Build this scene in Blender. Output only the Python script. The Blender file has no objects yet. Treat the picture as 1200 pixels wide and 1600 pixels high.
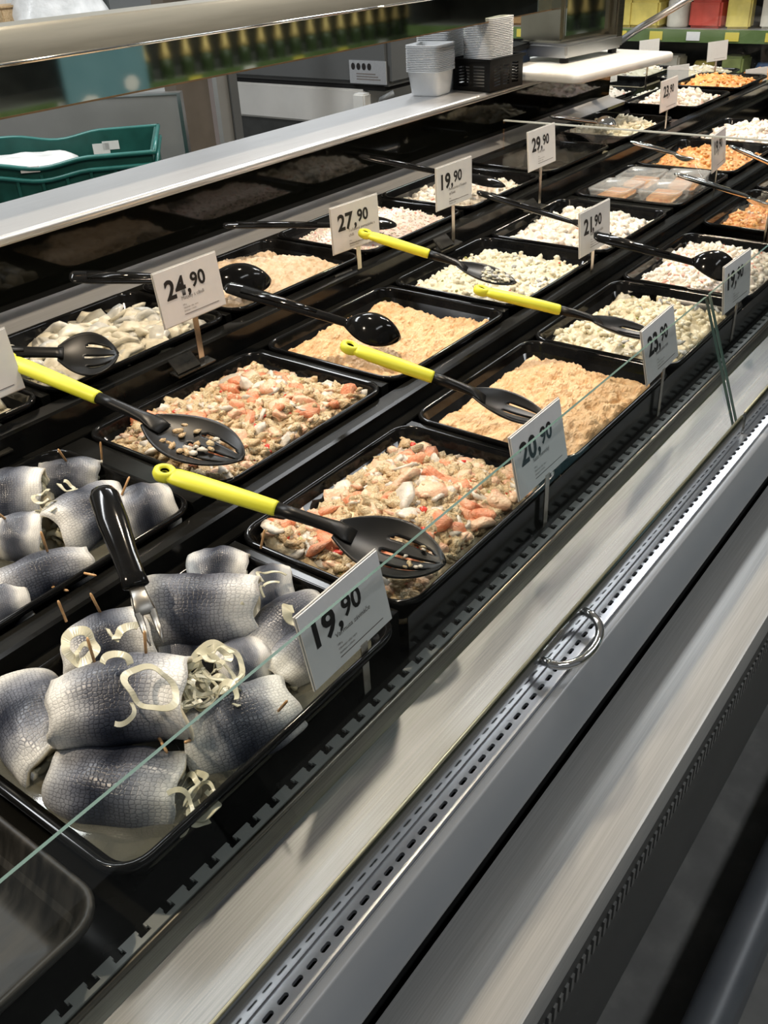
import bpy, bmesh, math, random
import numpy as np
from mathutils import Vector, Matrix, noise

random.seed(7)
scene = bpy.context.scene
C = scene.collection
PI = math.pi

# ------------------------------------------------------------------ camera
CAMZ = 1.45
F = 1431.55
RCV = np.array([[0.5958, -0.8018, -0.0466], [-0.4564, -0.2903, -0.8411], [0.6609, 0.5224, -0.5389]])
_u, _s, _v = np.linalg.svd(RCV)
RCV = _u @ _v
cam_d = bpy.data.cameras.new('camera')
cam_d.sensor_fit = 'VERTICAL'
cam_d.sensor_height = 36.0
cam_d.sensor_width = 27.0
cam_d.lens = F / 1600 * 36
cam_d.clip_start = 0.02
cam = bpy.data.objects.new('camera', cam_d)
C.objects.link(cam)
m = Matrix.Identity(4)
for i in range(3):
    m[i][0] = RCV[0, i]
    m[i][1] = -RCV[1, i]
    m[i][2] = -RCV[2, i]
m[2][3] = CAMZ
cam.matrix_world = m
scene.camera = cam

# ------------------------------------------------------------------ world, exposure, large lights
w = bpy.data.worlds.new('world')
scene.world = w
w.use_nodes = True
w.node_tree.nodes['Background'].inputs[0].default_value = (0.92, 0.97, 1.0, 1)
w.node_tree.nodes['Background'].inputs[1].default_value = 0.14
scene.view_settings.view_transform = 'Standard'
scene.view_settings.look = 'None'
scene.view_settings.gamma = 1.0
scene.view_settings.use_curve_mapping = False
scene.view_settings.exposure = 0.1


def area(name, loc, sx, sy, power, col, rot=(0, 0, 0)):
    d = bpy.data.lights.new(name, 'AREA')
    d.shape = 'RECTANGLE'
    d.size = sx
    d.size_y = sy
    d.energy = power
    d.color = col
    o = bpy.data.objects.new(name, d)
    C.objects.link(o)
    o.location = loc
    o.rotation_euler = rot
    return o


# warm lamps of the counter canopy (above the picture) and the ceiling luminaires of the shop; the last one is added to brighten the far shelf
for x in (-0.15, 1.07, 2.3, 3.5):
    area('canopy_lamp', (x, 0.90, 2.02), 0.06, 0.06, 10.5, (1.0, 0.83, 0.62), (math.radians(-10), 0, 0))
for x, y, pw_ in ((0.4, -1.2, 18), (3.4, -1.2, 26), (0.6, 2.6, 60), (3.4, 2.8, 60), (4.4, 1.0, 45)):
    area('ceiling_luminaire', (x, y, 3.25), 1.6, 0.3, pw_, (0.96, 0.985, 1.0))


# ------------------------------------------------------------------ pixel-to-place helpers (frame 1200x1600)
def ray(u, v):
    return RCV.T @ np.array([(u - 600) / F, (v - 800) / F, 1.0])


def at(u, v, z):
    d = ray(u, v)
    t = (z - CAMZ) / d[2]
    return Vector((d[0] * t, d[1] * t, z))


def atY(u, v, y):
    d = ray(u, v)
    t = y / d[1]
    return Vector((d[0] * t, y, CAMZ + d[2] * t))


# ------------------------------------------------------------------ materials
def _nt(name):
    mt = bpy.data.materials.new(name)
    mt.use_nodes = True
    nt = mt.node_tree
    return mt, nt, nt.nodes['Principled BSDF']


def setin(b, **k):
    for key, v in k.items():
        key = key.replace('_', ' ')
        if key in b.inputs:
            b.inputs[key].default_value = v


def plain(name, col, rough=0.5, metal=0.0, **k):
    mt, nt, b = _nt(name)
    setin(b, Base_Color=(*col, 1), Roughness=rough, Metallic=metal, **k)
    return mt


def noisy(name, c1, c2, scale=20, rough=0.5, metal=0.0, bump=0.0, bdist=0.002, stretch=(1, 1, 1), detail=5,
          c3=None, lo=0.35, hi=0.65, rvar=0.0, bscale=None, kind='noise', **k):
    mt, nt, b = _nt(name)
    N, L = nt.nodes, nt.links
    tc = N.new('ShaderNodeTexCoord')
    mp = N.new('ShaderNodeMapping')
    mp.inputs['Scale'].default_value = stretch
    L.new(tc.outputs['Object'], mp.inputs[0])
    if kind == 'noise':
        t = N.new('ShaderNodeTexNoise')
        t.inputs['Detail'].default_value = detail
        fac = t.outputs['Fac']
    else:
        t = N.new('ShaderNodeTexVoronoi')
        fac = t.outputs['Distance']
    t.inputs['Scale'].default_value = scale
    L.new(mp.outputs[0], t.inputs['Vector'])
    r = N.new('ShaderNodeValToRGB')
    r.color_ramp.elements[0].position = lo
    r.color_ramp.elements[0].color = (*c1, 1)
    r.color_ramp.elements[1].position = hi
    r.color_ramp.elements[1].color = (*c2, 1)
    if c3:
        e = r.color_ramp.elements.new((lo + hi) / 2)
        e.color = (*c3, 1)
    L.new(fac, r.inputs[0])
    L.new(r.outputs[0], b.inputs['Base Color'])
    setin(b, Roughness=rough, Metallic=metal, **k)
    if rvar:
        mr = N.new('ShaderNodeMapRange')
        mr.inputs['To Min'].default_value = max(0.02, rough - rvar)
        mr.inputs['To Max'].default_value = rough + rvar
        L.new(fac, mr.inputs[0])
        L.new(mr.outputs[0], b.inputs['Roughness'])
    if bump:
        bt = t
        if bscale:
            bt = N.new('ShaderNodeTexNoise')
            bt.inputs['Scale'].default_value = bscale
            bt.inputs['Detail'].default_value = 4
            L.new(mp.outputs[0], bt.inputs['Vector'])
            bf = bt.outputs['Fac']
        else:
            bf = fac
        bp = N.new('ShaderNodeBump')
        bp.inputs['Strength'].default_value = bump
        bp.inputs['Distance'].default_value = bdist
        L.new(bf, bp.inputs['Height'])
        L.new(bp.outputs[0], b.inputs['Normal'])
    return mt


def glass_mat(name, tint, alpha, rough=0.02, fres=1.45):
    """thin clear sheet: mostly see-through with a Fresnel reflection"""
    mt, nt, b = _nt(name)
    N, L = nt.nodes, nt.links
    N.remove(b)
    out = N['Material Output']
    tr = N.new('ShaderNodeBsdfTransparent')
    tr.inputs[0].default_value = (*tint, 1)
    gl = N.new('ShaderNodeBsdfGlossy')
    gl.inputs['Roughness'].default_value = rough
    df = N.new('ShaderNodeBsdfDiffuse')
    df.inputs[0].default_value = (0.75, 0.8, 0.78, 1)
    lw = N.new('ShaderNodeLayerWeight')
    pw = N.new('ShaderNodeMath'); pw.operation = 'POWER'; pw.inputs[1].default_value = 5.0
    L.new(lw.outputs['Facing'], pw.inputs[0])
    fr = N.new('ShaderNodeMath'); fr.operation = 'MULTIPLY_ADD'
    fr.inputs[1].default_value = 0.90; fr.inputs[2].default_value = 0.04
    L.new(pw.outputs[0], fr.inputs[0])
    m1 = N.new('ShaderNodeMixShader')
    m1.inputs[0].default_value = alpha
    L.new(tr.outputs[0], m1.inputs[1])
    L.new(df.outputs[0], m1.inputs[2])
    m2 = N.new('ShaderNodeMixShader')
    L.new(fr.outputs[0], m2.inputs[0])
    L.new(m1.outputs[0], m2.inputs[1])
    L.new(gl.outputs[0], m2.inputs[2])
    L.new(m2.outputs[0], out.inputs[0])
    return mt


def skin_mat(name, dark, light, band=1.0):
    """herring skin: dark back across the middle, pale towards both ends, net of scales"""
    mt, nt, b = _nt(name)
    N, L = nt.nodes, nt.links
    uv = N.new('ShaderNodeUVMap')
    sep = N.new('ShaderNodeSeparateXYZ')
    L.new(uv.outputs[0], sep.inputs[0])
    tc = N.new('ShaderNodeTexCoord')
    nz = N.new('ShaderNodeTexNoise')
    nz.inputs['Scale'].default_value = 28
    nz.inputs['Detail'].default_value = 6
    L.new(tc.outputs['Object'], nz.inputs['Vector'])
    # |u-0.5| in uv.x (0..1 along axis)
    s = N.new('ShaderNodeMath'); s.operation = 'SUBTRACT'; s.inputs[1].default_value = 0.5
    L.new(sep.outputs[2], s.inputs[0])
    uvs = N.new('ShaderNodeVectorMath'); uvs.operation = 'SCALE'; uvs.inputs['Scale'].default_value = 1.0
    L.new(uv.outputs[0], uvs.inputs[0])
    sx = N.new('ShaderNodeMath'); sx.operation = 'SUBTRACT'; sx.inputs[1].default_value = 0.5
    L.new(sep.outputs[0], sx.inputs[0])
    ab = N.new('ShaderNodeMath'); ab.operation = 'ABSOLUTE'
    L.new(sx.outputs[0], ab.inputs[0])
    ad = N.new('ShaderNodeMath'); ad.operation = 'MULTIPLY_ADD'
    ad.inputs[1].default_value = 0.34; ad.inputs[2].default_value = -0.17
    L.new(nz.outputs['Fac'], ad.inputs[0])
    ad2 = N.new('ShaderNodeMath'); ad2.operation = 'ADD'
    L.new(ab.outputs[0], ad2.inputs[0]); L.new(ad.outputs[0], ad2.inputs[1])
    rp = N.new('ShaderNodeValToRGB')
    e = rp.color_ramp.elements
    e[0].position = 0.04 * band; e[0].color = (*dark, 1)
    e[1].position = min(0.98, 0.44 * band); e[1].color = (*light, 1)
    k = e.new(0.19 * band); k.color = (0.12, 0.13, 0.16, 1)
    k = e.new(0.32 * band); k.color = (0.33, 0.34, 0.36, 1)
    L.new(ad2.outputs[0], rp.inputs[0])
    # scales
    mp = N.new('ShaderNodeMapping')
    mp.inputs['Scale'].default_value = (27, 31, 1)
    L.new(uv.outputs[0], mp.inputs[0])
    nz2 = N.new('ShaderNodeTexNoise'); nz2.inputs['Scale'].default_value = 2.5
    L.new(mp.outputs[0], nz2.inputs['Vector'])
    va = N.new('ShaderNodeVectorMath'); va.operation = 'MULTIPLY_ADD'
    va.inputs[1].default_value = (0.5, 0.5, 0); 
    L.new(nz2.outputs['Color'], va.inputs[0]); L.new(mp.outputs[0], va.inputs[2])
    vo = N.new('ShaderNodeTexVoronoi'); vo.voronoi_dimensions = '2D'; vo.feature = 'DISTANCE_TO_EDGE'
    vo.inputs['Scale'].default_value = 1.0
    vo.inputs['Randomness'].default_value = 0.55
    L.new(va.outputs[0], vo.inputs['Vector'])
    r2 = N.new('ShaderNodeValToRGB')
    r2.color_ramp.elements[0].position = 0.0; r2.color_ramp.elements[0].color = (0.22, 0.22, 0.25, 1)
    r2.color_ramp.elements[1].position = 0.13; r2.color_ramp.elements[1].color = (1, 1, 1, 1)
    L.new(vo.outputs['Distance'], r2.inputs[0])
    mx = N.new('ShaderNodeMix'); mx.data_type = 'RGBA'; mx.blend_type = 'MULTIPLY'
    mr = N.new('ShaderNodeMapRange')
    mr.inputs['From Min'].default_value = 0.42 * band; mr.inputs['From Max'].default_value = 0.2 * band
    mr.inputs['To Min'].default_value = 0.40; mr.inputs['To Max'].default_value = 1.0
    L.new(ad2.outputs[0], mr.inputs[0])
    L.new(mr.outputs[0], mx.inputs[0])
    L.new(rp.outputs[0], mx.inputs[6]); L.new(r2.outputs[0], mx.inputs[7])
    L.new(mx.outputs[2], b.inputs['Base Color'])
    bp = N.new('ShaderNodeBump'); bp.inputs['Strength'].default_value = 0.25; bp.inputs['Distance'].default_value = 0.0012
    r3 = N.new('ShaderNodeMapRange'); r3.inputs['From Max'].default_value = 0.2
    L.new(vo.outputs['Distance'], r3.inputs[0]); L.new(r3.outputs[0], bp.inputs['Height'])
    L.new(bp.outputs[0], b.inputs['Normal'])
    setin(b, Roughness=0.33, Specular_IOR_Level=0.4)
    return mt


M = {}
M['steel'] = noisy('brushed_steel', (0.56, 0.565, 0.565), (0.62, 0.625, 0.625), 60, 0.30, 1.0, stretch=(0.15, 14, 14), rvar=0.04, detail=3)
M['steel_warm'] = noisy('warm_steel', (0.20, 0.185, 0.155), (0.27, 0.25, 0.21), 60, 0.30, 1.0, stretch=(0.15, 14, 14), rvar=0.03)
M['steel_satin'] = noisy('satin_steel', (0.60, 0.60, 0.60), (0.66, 0.66, 0.66), 50, 0.33, 0.75, stretch=(0.15, 12, 12), rvar=0.03, detail=3)
M['steel_shelf'] = noisy('shelf_steel', (0.40, 0.40, 0.39), (0.47, 0.47, 0.46), 60, 0.40, 0.45, stretch=(0.15, 12, 12), rvar=0.04, detail=3)
M['steel_rail'] = noisy('polished_rail', (0.36, 0.365, 0.36), (0.40, 0.405, 0.40), 20, 0.16, 1.0, stretch=(0.2, 8, 8))
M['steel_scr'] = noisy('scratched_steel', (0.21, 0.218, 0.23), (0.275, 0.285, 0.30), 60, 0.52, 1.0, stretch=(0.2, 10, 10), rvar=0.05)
M['steel_dark'] = noisy('dark_steel', (0.07, 0.072, 0.072), (0.10, 0.102, 0.10), 12, 0.45, 0.7, rvar=0.08)
M['beam_steel'] = noisy('beam_steel', (0.19, 0.19, 0.165), (0.22, 0.22, 0.195), 12, 0.45, 0.5, stretch=(0.5, 8, 8), rvar=0.06)
M['chrome'] = plain('chrome', (0.78, 0.78, 0.78), 0.07, 1.0)
M['alu'] = noisy('aluminium_strip', (0.74, 0.76, 0.80), (0.80, 0.82, 0.86), 20, 0.33, 0.85, stretch=(0.5, 8, 8))
M['bluegrey'] = noisy('grey_painted_metal', (0.34, 0.355, 0.375), (0.37, 0.385, 0.405), 6, 0.36, 0.15, rvar=0.05)
M['bluedark'] = noisy('dark_grey_bumper', (0.10, 0.11, 0.125), (0.13, 0.14, 0.155), 8, 0.38, 0.1)
M['black'] = noisy('black_plastic', (0.006, 0.006, 0.0055), (0.010, 0.010, 0.009), 12, 0.16, 0.0, rvar=0.05, Specular_IOR_Level=0.22)
M['blackgloss'] = noisy('black_gloss_tray', (0.004, 0.004, 0.004), (0.008, 0.008, 0.008), 30, 0.10, 0.0, rvar=0.04, Specular_IOR_Level=0.22)
M['blacksatin'] = noisy('black_nylon', (0.004, 0.004, 0.004), (0.007, 0.007, 0.0065), 40, 0.34, 0.0, Specular_IOR_Level=0.2, bump=0.05, bdist=0.0003, bscale=400)
M['backpanel'] = plain('back_panel_gloss', (0.006, 0.006, 0.004), 0.06, 0.0, Specular_IOR_Level=0.25)
M['void'] = plain('dark_void', (0.003, 0.003, 0.003), 0.8)  # near-black colour standing in for the shade inside slots, gaps and recesses
M['mirror'] = noisy('smoked_mirror', (0.56, 0.59, 0.52), (0.62, 0.65, 0.58), 5, 0.04, 1.0)
M['bronze'] = plain('bronze_edge', (0.42, 0.27, 0.16), 0.3, 0.9)
M['gold'] = plain('gasket_gold', (0.55, 0.50, 0.33), 0.3, 0.6)
M['yellow'] = noisy('yellow_silicone', (0.70, 0.70, 0.035), (0.74, 0.74, 0.05), 20, 0.45)
M['card'] = noisy('white_card', (0.80, 0.79, 0.78), (0.83, 0.82, 0.81), 60, 0.55)
M['ink'] = plain('black_ink', (0.012, 0.01, 0.01), 0.6)
M['inkgrey'] = plain('grey_ink', (0.16, 0.14, 0.13), 0.6)
M['clear'] = glass_mat('clear_acrylic', (0.93, 0.95, 0.94), 0.05, 0.05)
M['glass'] = glass_mat('float_glass', (0.935, 0.95, 0.945), 0.0, 0.01)
M['glassedge'] = plain('glass_edge', (0.10, 0.17, 0.15), 0.12, 0.0, Specular_IOR_Level=0.8)
M['frost'] = noisy('frosted_plastic', (0.80, 0.82, 0.84), (0.88, 0.89, 0.9), 20, 0.35, Alpha=0.72)
M['lid'] = noisy('clear_lid', (0.7, 0.72, 0.72), (0.8, 0.8, 0.8), 20, 0.15, Alpha=0.30)
M['board'] = noisy('white_board', (0.74, 0.74, 0.71), (0.80, 0.80, 0.77), 12, 0.4)
M['green'] = noisy('green_crate', (0.008, 0.075, 0.062), (0.014, 0.105, 0.088), 20, 0.4)
M['bag'] = noisy('white_film', (0.62, 0.63, 0.62), (0.82, 0.82, 0.81), 18, 0.28, bump=0.5, bdist=0.01)
M['wall'] = noisy('pale_wall', (0.72, 0.72, 0.70), (0.78, 0.78, 0.76), 4, 0.6)
M['panelgrey'] = noisy('grey_panel', (0.33, 0.33, 0.315), (0.38, 0.38, 0.365), 5, 0.4, 0.4)
M['white_m'] = noisy('white_enamel', (0.62, 0.61, 0.58), (0.68, 0.67, 0.64), 7, 0.4)
M['darkgrey'] = plain('dark_grey_casing', (0.11, 0.115, 0.115), 0.45)
M['ceiling'] = noisy('ceiling_paint', (0.74, 0.74, 0.74), (0.80, 0.80, 0.80), 3, 0.8)
M['floor'] = noisy('floor_tile', (0.13, 0.13, 0.125), (0.19, 0.19, 0.18), 14, 0.5, c3=(0.15, 0.15, 0.145))
M['wood'] = noisy('toothpick_wood', (0.50, 0.27, 0.11), (0.66, 0.40, 0.19), 120, 0.6)
M['flesh'] = noisy('herring_flesh', (0.72, 0.62, 0.42), (0.80, 0.74, 0.58), 60, 0.4, bump=0.3, bdist=0.001, Specular_IOR_Level=0.6)
M['skin1'] = skin_mat('herring_skin', (0.033, 0.039, 0.058), (0.76, 0.75, 0.71), 0.86)
M['skin2'] = skin_mat('herring_skin_dark', (0.028, 0.033, 0.049), (0.66, 0.655, 0.62), 1.08)
M['skin3'] = skin_mat('herring_skin_pale', (0.08, 0.09, 0.115), (0.77, 0.76, 0.72), 0.78)
M['onion'] = noisy('onion', (0.62, 0.59, 0.42), (0.74, 0.72, 0.57), 50, 0.25, Alpha=0.78, Specular_IOR_Level=0.5)
M['brine'] = plain('brine', (0.16, 0.155, 0.12), 0.04, 0.0, Alpha=0.5, Specular_IOR_Level=0.5)
M['paste'] = noisy('peach_spread', (0.64, 0.37, 0.165), (0.78, 0.53, 0.295), 55, 0.38, bump=0.8, bdist=0.005, stretch=(1, 1.8, 1), bscale=170, c3=(0.73, 0.47, 0.245), Specular_IOR_Level=0.4)
M['paste2'] = noisy('tan_spread', (0.60, 0.43, 0.27), (0.76, 0.60, 0.43), 55, 0.38, bump=0.55, bdist=0.004, stretch=(1, 1.8, 1), bscale=170, c3=(0.70, 0.53, 0.36))
M['pinkspread'] = noisy('pink_spread', (0.72, 0.55, 0.50), (0.82, 0.72, 0.68), 90, 0.4, bump=0.6, bdist=0.003, bscale=260)
M['potato'] = noisy('potato_salad', (0.62, 0.56, 0.40), (0.78, 0.73, 0.57), 45, 0.35, bump=0.5, bdist=0.004, bscale=150, c3=(0.73, 0.67, 0.50))
M['potato_b'] = noisy('potato_salad_beige', (0.56, 0.48, 0.31), (0.72, 0.64, 0.45), 45, 0.35, bump=0.5, bdist=0.004, bscale=150, c3=(0.66, 0.57, 0.39))
M['potato_bit_b'] = noisy('potato_bit_beige', (0.62, 0.54, 0.36), (0.72, 0.65, 0.47), 60, 0.35, bump=0.3, bdist=0.002)
M['potato_bit'] = noisy('potato_bit', (0.73, 0.68, 0.52), (0.79, 0.75, 0.61), 60, 0.35, bump=0.3, bdist=0.002)
M['herring_bit'] = noisy('herring_bit', (0.22, 0.23, 0.24), (0.52, 0.52, 0.49), 90, 0.25)
M['crab'] = noisy('crab_salad', (0.76, 0.62, 0.52), (0.83, 0.77, 0.66), 40, 0.32, bump=0.4, bdist=0.004, bscale=140)
M['crab_bit'] = noisy('crab_bit', (0.78, 0.72, 0.60), (0.84, 0.80, 0.70), 60, 0.3, bump=0.3, bdist=0.002)
M['crab_red'] = noisy('crab_stick', (0.74, 0.26, 0.20), (0.82, 0.55, 0.45), 80, 0.35)
M['mixbase'] = noisy('salad_base', (0.66, 0.48, 0.27), (0.80, 0.67, 0.45), 70, 0.35, bump=0.5, bdist=0.004, bscale=200)
M['flake'] = noisy('fish_flake', (0.62, 0.44, 0.23), (0.78, 0.64, 0.41), 150, 0.35, bump=1.0, bdist=0.004, bscale=480)
M['flake_dark'] = noisy('fish_flake_tan', (0.50, 0.33, 0.16), (0.68, 0.49, 0.28), 150, 0.35, bump=1.0, bdist=0.003, bscale=420)
M['silver'] = noisy('silver_fish', (0.50, 0.45, 0.38), (0.70, 0.64, 0.54), 90, 0.3, bump=0.5, bdist=0.002, bscale=300)
M['salmon'] = noisy('salmon', (0.72, 0.21, 0.09), (0.78, 0.38, 0.22), 70, 0.3, bump=0.6, bdist=0.003, bscale=300, stretch=(1, 2, 1), Specular_IOR_Level=0.5)
M['salmon_pale'] = noisy('salmon_pale', (0.74, 0.40, 0.25), (0.78, 0.58, 0.40), 70, 0.3, bump=0.6, bdist=0.003, bscale=300)
M['pepper'] = noisy('red_pepper', (0.60, 0.03, 0.02), (0.70, 0.09, 0.05), 60, 0.2)
M['pickle'] = noisy('green_pickle', (0.26, 0.27, 0.06), (0.42, 0.42, 0.16), 60, 0.25)
M['matjes'] = noisy('matjes_flesh', (0.50, 0.45, 0.34), (0.72, 0.67, 0.54), 60, 0.38, c3=(0.64, 0.59, 0.46), bump=0.5, bdist=0.002, bscale=160, Specular_IOR_Level=0.4)
M['matjes2'] = noisy('matjes_skin', (0.42, 0.41, 0.37), (0.64, 0.62, 0.55), 60, 0.32)
M['carrot'] = noisy('carrot_salad', (0.62, 0.20, 0.04), (0.76, 0.40, 0.12), 80, 0.35, bump=0.6, bdist=0.004, bscale=200)
M['carrot_bit'] = noisy('carrot_bit', (0.70, 0.26, 0.06), (0.80, 0.46, 0.16), 80, 0.35)
M['worn'] = noisy('worn_black', (0.010, 0.010, 0.009), (0.034, 0.032, 0.028), 34, 0.40, stretch=(0.4, 3, 1), bump=0.15, bdist=0.0005, bscale=500, rvar=0.1, Specular_IOR_Level=0.2)


# ------------------------------------------------------------------ mesh helpers
class MB:
    def __init__(self):
        self.v = []
        self.f = []
        self.mi = []

    def add(self, vs, fs, mi=0):
        o = len(self.v)
        self.v += [tuple(p) for p in vs]
        self.f += [tuple(i + o for i in f) for f in fs]
        self.mi += [mi] * len(fs)

    def box(self, x0, x1, y0, y1, z0, z1, mi=0, bev=0.0):
        if bev <= 0:
            vs = [(x, y, z) for x in (x0, x1) for y in (y0, y1) for z in (z0, z1)]
            fs = [(0, 1, 3, 2), (4, 6, 7, 5), (0, 4, 5, 1), (2, 3, 7, 6), (0, 2, 6, 4), (1, 5, 7, 3)]
            self.add(vs, fs, mi)
            return
        bm = bmesh.new()
        r = bmesh.ops.create_cube(bm, size=1.0)
        for v in bm.verts:
            v.co = Vector(((x0 + x1) / 2 + v.co.x * (x1 - x0), (y0 + y1) / 2 + v.co.y * (y1 - y0), (z0 + z1) / 2 + v.co.z * (z1 - z0)))
        bmesh.ops.bevel(bm, geom=bm.edges[:], offset=bev, segments=2, affect='EDGES')
        bm.verts.ensure_lookup_table()
        self.add([v.co[:] for v in bm.verts], [[q.index for q in f.verts] for f in bm.faces], mi)
        bm.free()

    def prism(self, prof, x0, x1, mi=0, closed=True):
        """profile of (y, z) points extruded along x"""
        n = len(prof)
        vs = [(x0, y, z) for y, z in prof] + [(x1, y, z) for y, z in prof]
        fs = []
        for i in range(n if closed else n - 1):
            j = (i + 1) % n
            fs.append((i, j, n + j, n + i))
        if closed:
            fs.append(tuple(range(n - 1, -1, -1)))
            fs.append(tuple(range(n, 2 * n)))
        self.add(vs, fs, mi)

    def loft(self, secs, n=12, mi=0, cap=True):
        """sections: (center Vector, axisA Vector, axisB Vector)"""
        vs = []
        for c, a, b in secs:
            for k in range(n):
                t = 2 * PI * k / n
                vs.append(tuple(Vector(c) + Vector(a) * math.cos(t) + Vector(b) * math.sin(t)))
        fs = []
        for s in range(len(secs) - 1):
            for k in range(n):
                k2 = (k + 1) % n
                fs.append((s * n + k, s * n + k2, (s + 1) * n + k2, (s + 1) * n + k))
        if cap:
            fs.append(tuple(range(n - 1, -1, -1)))
            fs.append(tuple((len(secs) - 1) * n + k for k in range(n)))
        self.add(vs, fs, mi)

    def tube(self, pts, r, n=10, mi=0):
        pts = [Vector(p) for p in pts]
        secs = []
        up = Vector((0, 0, 1))
        for i, p in enumerate(pts):
            t = (pts[min(i + 1, len(pts) - 1)] - pts[max(i - 1, 0)]).normalized()
            a = t.cross(up)
            if a.length < 1e-3:
                a = t.cross(Vector((0, 1, 0)))
            a.normalize()
            b = a.cross(t)
            rr = r[i] if isinstance(r, (list, tuple)) else r
            secs.append((p, a * rr, b * rr))
        self.loft(secs, n, mi)

    def lathe(self, prof, n=20, mi=0, c=(0, 0, 0)):
        vs, fs = [], []
        for r, z in prof:
            for k in range(n):
                t = 2 * PI * k / n
                vs.append((c[0] + r * math.cos(t), c[1] + r * math.sin(t), c[2] + z))
        for s in range(len(prof) - 1):
            for k in range(n):
                k2 = (k + 1) % n
                fs.append((s * n + k, s * n + k2, (s + 1) * n + k2, (s + 1) * n + k))
        fs.append(tuple(range(n - 1, -1, -1)))
        fs.append(tuple((len(prof) - 1) * n + k for k in range(n)))
        self.add(vs, fs, mi)

    def mesh(self, name, mats, smooth=False, org=(0, 0, 0)):
        me = bpy.data.meshes.new(name)
        o = Vector(org)
        me.from_pydata([(a - o.x, b - o.y, c - o.z) for a, b, c in self.v], [], self.f)
        for mt in (mats if isinstance(mats, (list, tuple)) else [mats]):
            me.materials.append(mt)
        if any(self.mi):
            me.polygons.foreach_set('material_index', self.mi)
        if smooth:
            me.polygons.foreach_set('use_smooth', [True] * len(me.polygons))
        me.validate()
        me.update()
        return me

    def build(self, name, mats, parent=None, smooth=False, org=None):
        if org is None:
            org = parent.location if parent is not None and parent.type == 'EMPTY' else (0, 0, 0)
            if parent is not None and parent.type != 'EMPTY':
                org = parent.get('_org', (0, 0, 0))
        me = self.mesh(name, mats, smooth, org)
        o = bpy.data.objects.new(name, me)
        C.objects.link(o)
        o.parent = parent
        if parent is None:
            o.location = org
        if smooth == 'auto':
            auto(o)
        return o


def auto(o, ang=40):
    bm = bmesh.new()
    bm.from_mesh(o.data)
    lim = math.radians(ang)
    for e in bm.edges:
        if len(e.link_faces) == 2 and e.calc_face_angle(0) > lim:
            e.smooth = False
    for f in bm.faces:
        f.smooth = True
    bm.to_mesh(o.data)
    bm.free()


def tag(o, label, cat=None, group=None, kind=None):
    o['label'] = label
    if cat:
        o['category'] = cat
    if group:
        o['group'] = group
    if kind:
        o['kind'] = kind
    return o


def thing(name, label, cat, loc=(0, 0, 0), rotz=0.0, group=None):
    o = bpy.data.objects.new(name, None)
    o.empty_display_size = 0.02
    C.objects.link(o)
    o.location = loc
    o.rotation_euler = (0, 0, rotz)
    return tag(o, label, cat, group)


def dup(root, loc=None, label=None, group=None):
    r = root.copy()
    C.objects.link(r)
    if loc is not None:
        r.location = loc
    if label:
        r['label'] = label
    if group:
        r['group'] = group
    for ch in list(root.children):
        c = ch.copy()
        C.objects.link(c)
        c.parent = r
        for g in list(ch.children):
            d = g.copy()
            C.objects.link(d)
            d.parent = c
    return r


def link(name, me, parent=None, mat4=None):
    o = bpy.data.objects.new(name, me)
    C.objects.link(o)
    o.parent = parent
    if mat4 is not None:
        o.matrix_local = mat4
    return o


# ------------------------------------------------------------------ the room
def struct(o, label):
    o['kind'] = 'structure'
    o['label'] = label
    return o


b = MB(); b.box(-4, 8.5, -4, 5.2, -0.05, 0.0)
struct(b.build('floor', M['floor']), 'dark grey shop floor beside the counter base')
b = MB(); b.box(-4, 8.5, -4, 5.2, 3.4, 3.45)
struct(b.build('ceiling', M['ceiling']), 'plain pale shop ceiling above the counter')
b = MB(); b.box(-4, 8.5, 5.0, 5.2, 0.0, 3.4)
struct(b.build('wall_back', M['wall']), 'pale wall behind the staff area')

# ------------------------------------------------------------------ the display counter
X0, X1 = -0.75, 3.55
counter = thing('display_counter', 'long refrigerated serve-over counter with stepped black deck and steel front', 'counter', (0, 0, 0))
# stepped deck
FD, MD, BD = 0.842, 0.870, 0.912
b = MB()
b.prism([(0.392, FD), (0.664, FD), (0.664, FD - 0.03), (0.392, FD - 0.03)], X0, X1)
b.build('front_step', M['black'], counter)
b = MB()
b.prism([(0.664, FD - 0.02), (0.664, MD + 0.044), (0.667, MD + 0.047), (0.6895, MD + 0.047), (0.6895, MD + 0.040), (0.680, MD + 0.03), (0.680, MD), (0.962, MD), (0.962, MD - 0.05), (0.668, FD - 0.03)], X0, X1)
b.build('middle_step', M['black'], counter)
b = MB()
b.prism([(0.962, MD - 0.03), (0.962, BD + 0.043), (0.965, BD + 0.046), (0.9895, BD + 0.046), (0.9895, BD + 0.040), (0.980, BD + 0.03), (0.980, BD), (1.262, BD), (1.262, BD - 0.06)], X0, X1)
b.build('rear_step', M['black'], counter)
# rear air outlet strip and black glossy rear panel
b = MB()
b.prism([(1.2455, 0.956), (1.300, 0.966), (1.3075, 0.972), (1.3075, 0.90), (1.245, 0.90)], X0, 2.9)
b.build('rear_outlet_strip', M['steel_satin'], counter, 'auto')
b = MB()
b.prism([(1.308, 0.955), (1.306, 1.075), (1.314, 1.075), (1.316, 0.955)], X0, 2.9)
b.build('rear_panel', M['backpanel'], counter)
# steel worktop ledge at the back
prof = [(1.420, 1.080), (1.420, 1.098), (1.418, 1.100)]
prof += [(1.246 + 0.0, 1.100)]
for k in range(7):
    a = PI / 2 + k * PI / 6
    prof.append((1.246 + 0.0065 * math.cos(a), 1.0935 + 0.0065 * math.sin(a)))
prof += [(1.262, 1.087), (1.262, 1.080)]
b = MB(); b.prism(prof, X0, 2.75)
b.build('rear_worktop', M['steel_satin'], counter, 'auto')
b = MB(); b.box(X0, 2.9, 1.33, 1.41, 0.0, 1.06)
b.build('rear_body', M['steel_dark'], counter)
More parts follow.
